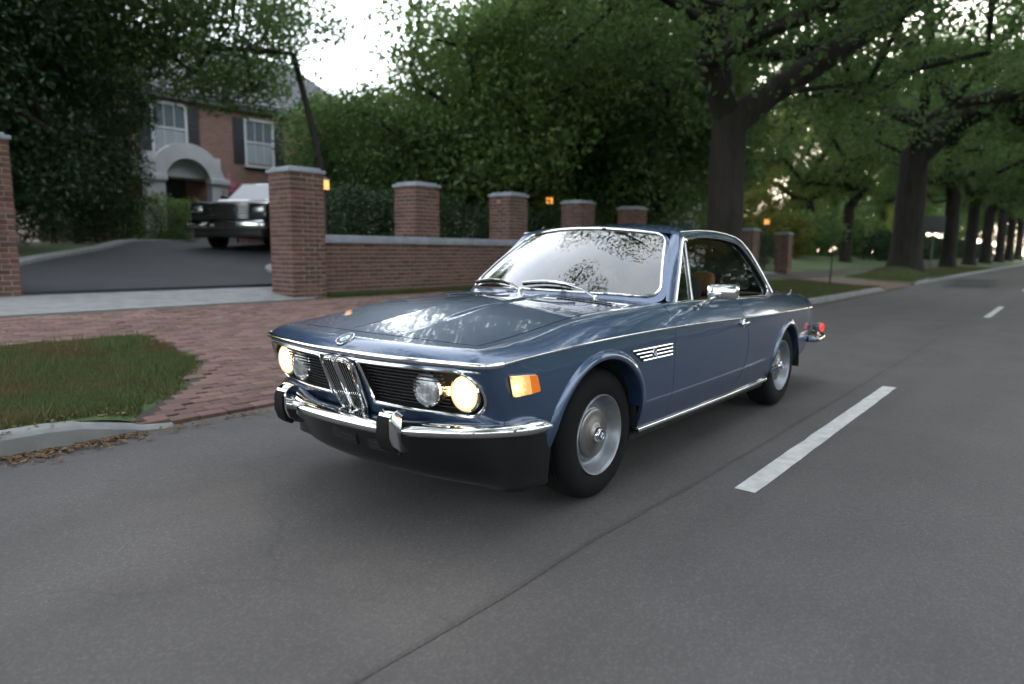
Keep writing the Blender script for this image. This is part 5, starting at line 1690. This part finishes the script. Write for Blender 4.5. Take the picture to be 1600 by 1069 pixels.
_r = [q for q in _n if q.type == 'VALTORGB'][0]
_tc = _n.new('ShaderNodeTexCoord'); _no = _n.new('ShaderNodeTexNoise'); _no.inputs['Scale'].default_value = 1.6; _no.inputs['Detail'].default_value = 5
_l.new(_tc.outputs['Object'], _no.inputs['Vector'])
_rp = _n.new('ShaderNodeValToRGB'); _rp.color_ramp.elements[0].position = .47; _rp.color_ramp.elements[1].position = .66
_l.new(_no.outputs[0], _rp.inputs[0])
_mx = _n.new('ShaderNodeMix'); _mx.data_type = 'RGBA'; _mx.inputs[7].default_value = (.115, .085, .040, 1)
_l.new(_rp.outputs[0], _mx.inputs[0])
for _k in list(_r.outputs[0].links):
    _to = _k.to_socket; _l.remove(_k); _l.new(_mx.outputs[2], _to)
_l.new(_r.outputs[0], _mx.inputs[6])
def verge1(x, y): return (y < -2.21) & (y > -5.0 - .03 * np.sin(x * 9) - .02 * np.sin(x * 31)) & (x + .05 * np.sin(y * 11) + .03 * np.sin(y * 29) > np.interp(-y, [2.0, 2.3, 2.7, 3.6, 5.0], [1.05, .85, .40, -.22, -.35]) - .02)
grass('grass', verge1, (-.4, 5.5), (-5, -2.25), 130000, .05, 'green verge grass between the kerb and the brick pavement by the driveway apron', 1)
grass('grass', lambda x, y: (y < -2.26) & (y > -4.98) & (x < APX1) & (x > -21.7), (-21.7, APX1), (-5, -2.25), 150000, .06, 'verge grass behind the coupe along the kerb', 2)
grass('grass', lambda x, y: (y < -2.26) & (y > -4.6) & (x < -27), (-60, -27), (-4.6, -2.25), 70000, .09, 'verge grass round the oak on the root mound and beyond', 3)
grass('grass', lambda x, y: verge1(x, y) & (np.sin(x * 3.1 + 1) * np.sin(y * 3.7) > .1), (-.4, 5.5), (-5, -2.25), 9000, .11, 'taller tufts standing in the verge grass by the driveway apron', 5)
grass('grass', lambda x, y: (y < -6.56) & (y > -6.86), (-15, -3.8), (-6.86, -6.55), 22000, .07, 'narrow strip of grass along the foot of the low wall', 4)
# fallen leaves and dirt in the gutter
rng = np.random.default_rng(9)
n = 6500
X = np.concatenate([rng.uniform(.9, 6, n // 2), rng.uniform(-24, 0.9, n // 2)]); Y = -2.05 + np.abs(rng.normal(0, .10, n)) * rng.choice([1, 1, 1, -3], n)
Z = np.where(Y > -2.06, .008, zter(X, Y) + .02)
Z = np.where((Y <= -2.06) & (Y > -2.24), .13, Z)
k_ = ~((Y <= -2.06) & (X < .9) & (X > APX1))
C = np.stack([X, Y, Z], 1)[k_]
N_ = leaf_quads(C, .034, .022, rng, 3.0)
tag(link('leaf_litter', fast_mesh('leaf_litter', N_, 4, leafmat('dry_leaves', (.10, .06, .03), (.20, .12, .055), .1))), 'dry brown leaves gathered in the gutter along the kerb', 'leaves', kind='stuff')
# ================================================================== house, parked vehicle, lamps, sign, driver
M_WHITE2 = pmat('white_trim', (.42, .43, .45), .6, var=.08, scale=3)
M_SHUT = pmat('dark_shutter', (.015, .017, .022), .5, var=.2)
M_ROOF = pmat('slate_roof', (.10, .105, .115), .8, var=.3, scale=3, bump=.5, bscale=12)
M_PANE = pmat('window_pane', (.10, .12, .14), .06, .0, spec=.8, var=.1)
M_BLIND = pmat('pale_blind', (.22, .25, .27), .7, var=.08, scale=4)
M_LAMP = emat('lit_lantern_glass', (1.0, .36, .05), .16, (.9, .6, .3))
M_IRON = pmat('black_iron', (.015, .015, .016), .5, var=.2)

def house(name, base, label, W, D, H, roof_h, brick, windows, portico=None, gable=False):
    t = empty(name, base); tag(t, label, 'house')
    MB().box((-W / 2, -D, -.6), (W / 2, 0, H)).build('wall', brick, t, False)
    # cornice and roof
    MB().box((-W / 2 - .25, -D - .25, H - .22), (W / 2 + .25, .25, H), .02).build('cornice', M_WHITE2, t)
    V = [(-W / 2 - .35, .38, H), (W / 2 + .35, .38, H), (W / 2 + .35, -D - .38, H), (-W / 2 - .35, -D - .38, H), (-W / 2 + 1.2, -D / 2, H + roof_h), (W / 2 - 1.2, -D / 2, H + roof_h)]
    V += [(x, y, z - .12) for x, y, z in V[:4]]
    rf = link('roof', mesh('roof', V, [(0, 1, 5, 4), (1, 2, 5), (2, 3, 4, 5), (3, 0, 4), (0, 6, 7, 1), (1, 7, 8, 2), (2, 8, 9, 3), (3, 9, 6, 0), (6, 9, 8, 7)], M_ROOF, False), t)
    # slate courses as real steps on the front slope
    n = 16
    for k in range(n):
        a = k / n; 
        p0 = np.array([-W / 2 - .35, .38, H]) * (1 - a) + np.array([-W / 2 + 1.2, -D / 2, H + roof_h]) * a
        p1 = np.array([W / 2 + .35, .38, H]) * (1 - a) + np.array([W / 2 - 1.2, -D / 2, H + roof_h]) * a
        MB().box((p0[0], p0[1] - .05, p0[2] + .0), (p1[0], p0[1] + .02, p0[2] + .045)).build('slate_course', M_ROOF, rf, False)
    for (x, z, w, h, sh) in windows:
        f_ = MB()
        f_.box((x - w / 2 - .09, .0, z - .09), (x - w / 2, .05, z + h + .09)); f_.box((x + w / 2, .0, z - .09), (x + w / 2 + .09, .05, z + h + .09))
        f_.box((x - w / 2, .0, z + h), (x + w / 2, .05, z + h + .09)); f_.box((x - w / 2, .0, z + h / 2 - .03), (x + w / 2, .04, z + h / 2 + .03))
        wn_ = f_.build('window', M_WHITE2, t, False)
        MB().box((x - w / 2 - .14, .0, z - .17), (x + w / 2 + .14, .14, z - .09), .01).build('sill', M_WHITE2, wn_, False)
        MB().box((x - w / 2, .003, z), (x + w / 2, .012, z + h / 2 - .03)).build('pane', M_BLIND, wn_, False)
        MB().box((x - w / 2, .003, z + h / 2 + .03), (x + w / 2, .012, z + h)).build('pane', M_PANE, wn_, False)
        for s in (-1, 1):
            for q in (1, 2): MB().box((x + w * (q / 3 - .5) - .012, .013, z if s < 0 else z + h / 2 + .03), (x + w * (q / 3 - .5) + .012, .03, z + h / 2 - .03 if s < 0 else z + h)).build('glazing_bar', M_WHITE2, wn_, False)
        if sh:
            for s in (-1, 1):
                xa = x + s * (w / 2 + .09); xb = xa + s * .42
                sb_ = MB().box((min(xa, xb), .0, z - .05), (max(xa, xb), .045, z + h + .05), .006).build('shutter', M_SHUT, t, False)
                for q in range(8):
                    zz = z + .05 + q * (h - .1) / 8; MB().box((min(xa, xb) + .05, .045, zz), (max(xa, xb) - .05, .06, zz + .06)).build('louvre', M_SHUT, sb_, False)
    return t
HB = (-10.6, -22.0, 1.30)
hs = house('brick_house', HB, 'two storey brick house with white arched porch and dark shuttered windows', 12.6, 8.0, 5.15, 3.0, M_HBRICK,
           [(2.20, 3.15, 1.05, 1.55, True), (-1.15, 3.05, 1.05, 1.55, True), (-1.15, .55, 1.1, 1.6, True), (-4.4, 3.05, 1.05, 1.55, True), (-4.4, .55, 1.1, 1.6, True), (5.0, 3.15, 1.05, 1.55, True)])
# dormer on the roof
dm = MB().box((.1, -2.6, 5.75), (1.5, -.75, 7.05)).build('dormer', M_WHITE2, hs, False)
MB().box((.42, -.76, 5.95), (1.18, -.72, 6.85)).build('pane', M_PANE, dm, False)
link('dormer_roof', mesh('dormer_roof', [(-.1, -.6, 7.0), (1.7, -.6, 7.0), (.8, -.6, 7.6), (-.1, -2.9, 7.0), (1.7, -2.9, 7.0), (.8, -2.9, 7.6)], [(0, 1, 2), (0, 2, 5, 3), (1, 4, 5, 2), (3, 5, 4), (0, 3, 4, 1)], M_ROOF, False), dm)
# porch: arched canopy on piers
pc = (2.25, 1.35)     # centre x, depth
V = []; Fq = []
n = 18
arch_in = [(pc[0] + .78 * math.cos(math.radians(180 - 180 * i / n)), 1.95 + .85 * math.sin(math.radians(180 * i / n))) for i in range(n + 1)]
outer_ = [(pc[0] - 1.35, .35), (pc[0] - 1.35, 2.15)] + [(pc[0] - 1.35 + .12, 2.28)] + [(pc[0] + 1.2 * math.cos(math.radians(165 - 150 * i / n)), 2.15 + 1.15 * math.sin(math.radians(165 - 150 * i / n))) for i in range(n + 1)] + [(pc[0] + 1.23, 2.28), (pc[0] + 1.35, 2.15), (pc[0] + 1.35, .35)]
inner_ = [(pc[0] + .78, .35)] + arch_in[::-1] + [(pc[0] - .78, .35)]
poly = outer_ + inner_
sh = Sheet()
sh.add(poly, [], lambda P: np.stack([P[:, 0], P[:, 0] * 0 + pc[1], P[:, 1]], 1), .25, (0, 1, 0), 0.35)
porch = sh.build('porch', M_WHITE2, hs)
MB().box((pc[0] - 1.3, .02, 2.2), (pc[0] + 1.3, pc[1] - .35, 2.95)).build('porch_vault', M_WHITE2, porch, False)
for s in (-1, 1):
    MB().box((pc[0] + s * 1.06 - .34, pc[1] - .34, 2.02), (pc[0] + s * 1.06 + .34, pc[1] + .08, 2.20), .015).build('pier_cap', M_WHITE2, porch, False)
    MB().box((pc[0] + s * 1.06 - .30, pc[1] - .30, -.4), (pc[0] + s * 1.06 + .30, pc[1] + .05, .38), .015).build('pier_base', M_WHITE2, porch, False)
dr = MB().box((pc[0] - .5, .004, .35), (pc[0] + .5, .05, 2.45), .01).build('front_door', M_SHUT, hs, False)
MB().lathe([(.035, 0), (.035, .05), (.0001, .07)], 12, Matrix.Translation((pc[0] + .4, .05, 1.35))).build('door_knob', M_CHROMED, dr)
MB().box((pc[0] - 1.4, .02, -.3), (pc[0] + 1.4, pc[1] + .35, .33), .01).build('step', M_CONC, hs, False)
def lantern(base, label, h=.36, post=None, wall=False):
    t = empty('lantern', base); tag(t, label, 'lantern', 'lit lanterns')
    w = h * .3
    MB().box((-w, -w, h * .12), (w, w, h * .82)).build('lantern_glass', M_LAMP, t, False)
    c = MB().box((-w * 1.15, -w * 1.15, 0), (w * 1.15, w * 1.15, h * .12), .005)
    for a in (-1, 1):
        for b in (-1, 1): c.tube([(a * w, b * w, h * .1), (a * w, b * w, h * .84)], .012, 6)
    V = [(-w * 1.3, -w * 1.3, h * .82), (w * 1.3, -w * 1.3, h * .82), (w * 1.3, w * 1.3, h * .82), (-w * 1.3, w * 1.3, h * .82), (0, 0, h * 1.15)]
    c.add(V, [(0, 1, 4), (1, 2, 4), (2, 3, 4), (3, 0, 4), (3, 2, 1, 0)])
    if post: c.tube([(0, 0, -post), (0, 0, .01)], .035, 8)
    if wall: c.tube([(0, -.35, h * .3), (0, -.05, -.02), (0, 0, .01)], .015, 6)
    c.build('lantern_frame', M_IRON, t, False)
lantern((HB[0] + 3.35, HB[1] + .75, HB[2] + 2.05), 'lit orange lantern on a post beside the arched porch of the brick house', .34, post=2.0)
lantern((-4.86, -8.2, 2.20), 'lit orange lantern on a post behind the driveway gate pier', .24, post=1.6)
lantern((-13.6, -9.55, 2.50), 'lit warm lantern glowing among the shrubs behind the low wall', .24, post=1.9)
lantern((-24.1, -6.85, 2.22), 'upper lit lantern by the slim pier at the walkway', .26, post=2.0)
lantern((-24.4, -7.3, 1.45), 'lower lit lantern by the slim pier at the walkway', .22, post=1.1)
# distant houses
h2 = house('white_house', (-43.5, -20.5, 1.4), 'pale far house seen between the trees beyond the lawn', 10, 7, 4.6, 2.4, M_WHITE2, [(-2.5, 2.8, 1, 1.4, True), (2.5, 2.8, 1, 1.4, True), (-2.5, .5, 1, 1.5, True), (2.5, .5, 1, 1.5, True)])
h3 = house('grey_roofed_house', (-27.0, -25.0, 1.4), 'grey roofed house glimpsed through the trees behind the wall', 12, 7, 3.2, 2.6, M_WHITE2, [(-3.5, .8, 1.1, 1.5, True), (0, .8, 1.1, 1.5, True), (3.5, .8, 1.1, 1.5, True)])

# ---- grey sign on a post
sg_ = empty('street_sign', (-52.5, -5.2, gz(-52.5, -5.2))); tag(sg_, 'grey blank backed sign on a post along the verge', 'sign')
M_SIGN = pmat('sign_metal', (.12, .125, .13), .8, .0, var=.1)
MB().tube([(0, 0, -.2), (0, 0, 3.4)], .06, 10).build('post', M_SIGN, sg_)
MB().box((.06, -.65, 2.3), (.09, .65, 3.5), .01).build('sign_plate', M_SIGN, sg_)

# ---- parked dark vehicle on the drive
suv = empty('parked_pickup', (-8.2, -15.35, gz(-8.2, -15.35) + .02), math.radians(34)); tag(suv, 'dark pickup parked on the drive behind the gate pier', 'pickup')
M_SUV = pmat('dark_car_paint', (.012, .016, .022), .3, .2, coat=1.0, var=.15, scale=2)
M_SGL = pmat('car_glass', (.03, .04, .045), .04, 0, spec=1.0, var=.1)
def extr(prof, y0, y1, inset, mat, name, par):
    """profile (x,z) swept across the width with softened edges"""
    V = []; m = len(prof); P = np.array(prof); c = P.mean(0)
    for y, k in ((y0, inset), (y0 + inset, 0), (y1 - inset, 0), (y1, inset)):
        for p in P:
            q = p + (c - p) / (np.linalg.norm(c - p) + 1e-9) * k * .8; V.append((q[0], y, q[1]))
    Fq = []
    for j in range(3):
        for k in range(m): Fq.append((j * m + k, j * m + (k + 1) % m, (j + 1) * m + (k + 1) % m, (j + 1) * m + k))
    Fq += [tuple(range(m - 1, -1, -1)), tuple(3 * m + k for k in range(m))]
    return link(name, mesh(name, V, Fq, mat, True, 35), par)
bodyp = [(2.55, .50), (2.62, .62), (2.62, 1.00), (2.55, 1.12), (2.35, 1.17), (1.35, 1.24), (.9, 1.26), (-2.7, 1.24), (-2.75, .55), (-1.95, .5), (-1.85, .75), (-1.55, .9), (-1.2, .75), (-1.1, .45), (1.15, .45), (1.25, .75), (1.6, .92), (1.95, .75), (2.05, .48)]
extr(bodyp, -.98, .98, .05, M_SUV, 'body', suv)
extr([(1.12, 1.22), (.25, 1.80), (-.9, 1.84), (-1.25, 1.22)], -.88, .88, .10, M_SUV, 'cab', suv)
a = np.array([[1.14, 1.27], [.34, 1.775]])
link('windscreen', mesh('windscreen', [(1.125, -.80, 1.27), (1.125, .80, 1.27), (.36, .70, 1.775), (.36, -.70, 1.775)], [(0, 1, 2, 3)], M_SGL, False), suv)
for s in (-1, 1):
    link('side_window', mesh('side_window', [(.92, s * .885, 1.29), (.30, s * .83, 1.72), (-.30, s * .83, 1.74), (-.30, s * .885, 1.29)], [(0, 1, 2, 3) if s < 0 else (3, 2, 1, 0)], M_SGL, False), suv)
    hl = MB().box((2.55, s * .80 - .16, .86), (2.645, s * .80 + .16, 1.04), .02).build('headlight', M_CHROMED, suv)
    MB().box((2.63, s * .80 - .13, .89), (2.655, s * .80 + .13, 1.01), .01).build('lens', M_REFL, hl)
    for x in (1.6, -1.55):
        M = Matrix.Translation((x, s * .93, .38)) @ (Matrix.Identity(4) if s > 0 else Matrix.Rotation(math.pi, 4, 'Z'))
        w = MB().lathe([(.24, -.2), (.24, -.07), (.01, -.06)], 20, M).build('wheel', M_DARK, suv)
        MB().lathe([(.24, -.02), (.28, .03), (.35, .02), (.395, -.02), (.40, -.12), (.395, -.22), (.24, -.24)], 36, M, closed=True).build('tyre', M_RUBBER, w, True, 50)
        MB().lathe([(.25, -.02), (.235, .01), (.20, -.05), (.08, -.03), (.0001, -.02)], 30, M).build('rim', M_RIM, w)
    mrr = MB().box((.78, s * 1.0 - .1, 1.26), (.9, s * 1.0 + .1, 1.42), .03).build('mirror', M_SUV, suv)
MB().box((2.30, -.90, .26), (2.66, .90, .50), .04).build('front_apron', M_BLACK, suv)
MB().box((-2.6, -.80, .28), (2.3, .80, .52)).build('chassis', M_DARK, suv, False)
gb = MB().box((2.60, -.58, .72), (2.64, .58, 1.10), .01).build('grille', M_BLACK, suv)
for z in (.74, .81, .88, .95, 1.02, 1.075): MB().box((2.63, -.57, z), (2.665, .57, z + .022), .006).build('grille_bar', M_CHROME, gb)
bp_ = MB().box((2.52, -.99, .46), (2.74, .99, .70), .05).build('bumper', M_CHROME, suv)
MB().box((2.735, -.28, .50), (2.75, .28, .62)).build('lower_grille', M_BLACK, bp_)
link('hood_bulge', mesh('hood_bulge', [(2.3, -.45, 1.18), (2.3, .45, 1.18), (1.2, .55, 1.26), (1.2, -.55, 1.26), (2.2, -.35, 1.225), (2.2, .35, 1.225), (1.2, .45, 1.30), (1.2, -.45, 1.30)], [(4, 5, 6, 7), (0, 1, 5, 4), (1, 2, 6, 5), (3, 0, 4, 7)], M_SUV, False), suv)
# ---- driver of the coupe
def driver():
    J = {}
    def j(n, p, r, par=None): J[n] = (np.array(p, float), r, par)
    y = .37
    j('pelvis', (-1.68, y, .62), (.17, .12))
    j('waist', (-1.70, y, .78), (.155, .11), 'pelvis'); j('chest', (-1.73, y, .95), (.17, .12), 'waist'); j('collar', (-1.74, y, 1.06), (.10, .085), 'chest')
    j('neck', (-1.725, y, 1.11), (.052, .055), 'collar')
    j('jaw', (-1.70, y, 1.165), (.060, .072), 'neck'); j('head', (-1.705, y, 1.215), (.074, .088), 'jaw'); j('crown', (-1.705, y, 1.262), (.062, .075), 'head')
    j('nose', (-1.612, y, 1.195), (.012, .014), 'head')
    for s, n in ((1, 'l'), (-1, 'r')):
        j('ear' + n, (-1.705, y + s * .082, 1.20), (.012, .02), 'head')
        j('sh' + n, (-1.73, y + s * .17, 1.03), (.065, .065), 'collar')
        el = (-1.47, y + s * .25, .80); wr = (-1.20, y + s * .175, .955)
        j('el' + n, el, (.043, .043), 'sh' + n); j('fo' + n, (-1.33, y + s * .215, .88), (.036, .036), 'el' + n); j('wr' + n, wr, (.026, .022), 'fo' + n)
        j('pa' + n, (-1.135, y + s * .160, .985), (.036, .022), 'wr' + n)
        for k in range(4):
            oz = (k - 1.5) * .019
            b = np.array([-1.085, y + s * (.158 - .0), .995]) + np.array([-.004 * k, 0, 0]) + np.array([.010 * (k - 1.5), s * oz * .35, oz * .8])
            ln = (.9, 1.05, 1.0, .8)[k]
            j(f'f{k}a{n}', b, (.0095, .0095), 'pa' + n); j(f'f{k}b{n}', b + np.array([.030 * ln, s * .002, -.006]), (.0088, .0088), f'f{k}a{n}'); j(f'f{k}c{n}', b + np.array([.034 * ln, s * .008, -.034 * ln]), (.008, .008), f'f{k}b{n}'); j(f'f{k}d{n}', b + np.array([.012, s * .010, -.045 * ln]), (.007, .007), f'f{k}c{n}')
        j('t1' + n, (-1.135, y + s * .120, .985), (.012, .012), 'pa' + n); j('t2' + n, (-1.105, y + s * .115, .995), (.010, .010), 't1' + n); j('t3' + n, (-1.078, y + s * .128, .992), (.008, .008), 't2' + n)
        j('hi' + n, (-1.62, y + s * .09, .60), (.095, .085), 'pelvis'); j('kn' + n, (-1.20, y + s * .12, .66), (.062, .062), 'hi' + n); j('an' + n, (-1.0, y + s * .11, .38), (.042, .042), 'kn' + n); j('to' + n, (-.86, y + s * .11, .40), (.04, .032), 'an' + n)
    for n_ in list(J):
        if n_[0] in 'pwcnjhes' and n_[:2] not in ('wr', 'pa') or n_[:2] in ('hi',): J[n_] = (J[n_][0] + np.array([.15, -.03, -.07]), J[n_][1], J[n_][2])
    names = list(J); me = bpy.data.meshes.new('person')
    me.from_pydata([tuple(J[n][0]) for n in names], [(names.index(n), names.index(J[n][2])) for n in names if J[n][2]], [])
    o = link('person', me)
    sk = o.modifiers.new('skin', 'SKIN'); sk.use_smooth_shade = True; sk.branch_smoothing = .6
    for v, n in zip(me.skin_vertices[0].data, names):
        r = J[n][1]; v.radius = r; v.use_root = (n == 'pelvis')
    sb = o.modifiers.new('sub', 'SUBSURF'); sb.levels = 2; sb.render_levels = 2
    dg = bpy.context.evaluated_depsgraph_get(); dg.update()
    ev_ = o.evaluated_get(dg); m2 = bpy.data.meshes.new_from_object(ev_)
    o.modifiers.clear(); o.data = m2
    sh = pmat('dark_shirt', (.018, .02, .028), .85, var=.25, scale=25, bump=.3, bscale=60); skn = pmat('skin', (.42, .24, .17), .5, var=.06, scale=20); tr_ = pmat('dark_trousers', (.02, .022, .03), .9, var=.2)
    m2.materials.clear()
    for q in (sh, skn, tr_): m2.materials.append(q)
    for p in m2.polygons:
        c = p.center
        p.material_index = 1 if c.z > 1.03 and abs(c.y - .37) < .13 or (c.x > -1.215 and c.z > .9) else (2 if c.z < .70 else 0)
        p.use_smooth = True
    tag(o, 'driver in dark clothes sitting behind the steering wheel with both hands on it', 'person')
    # hair and face
    rg = np.random.default_rng(1)
    V, Fq = lathe_geo([(.0001, .098), (.045, .090), (.075, .065), (.089, .025), (.090, -.01), (.085, -.03)], 24)
    Mh = Matrix.Translation((-1.562, .34, 1.165)) @ Matrix.Rotation(math.radians(90), 4, 'X') @ Matrix.Rotation(math.radians(-14), 4, 'Z')
    hv = [Mh @ Vector((v[0] * 1.12, v[1], v[2] * .98)) for v in V]
    hair = link('hair', mesh('hair', hv, Fq, pmat('brown_hair', (.05, .03, .018), .6, var=.4, scale=60, bump=.8, bscale=90)), o)
    for s in (-1, 1):
        MB().lathe([(.0001, .011), (.008, .007), (.011, 0), (.008, -.007), (.0001, -.011)], 12, Matrix.Translation((-1.482, .34 + s * .031, 1.145))).build('eye', M_DASH, o)
    MB().tube([(-1.482, .315, 1.088), (-1.472, .34, 1.086), (-1.482, .365, 1.088)], .006, 6).build('mouth', pmat('lips', (.35, .14, .11), .5, var=.1), o)
driver()
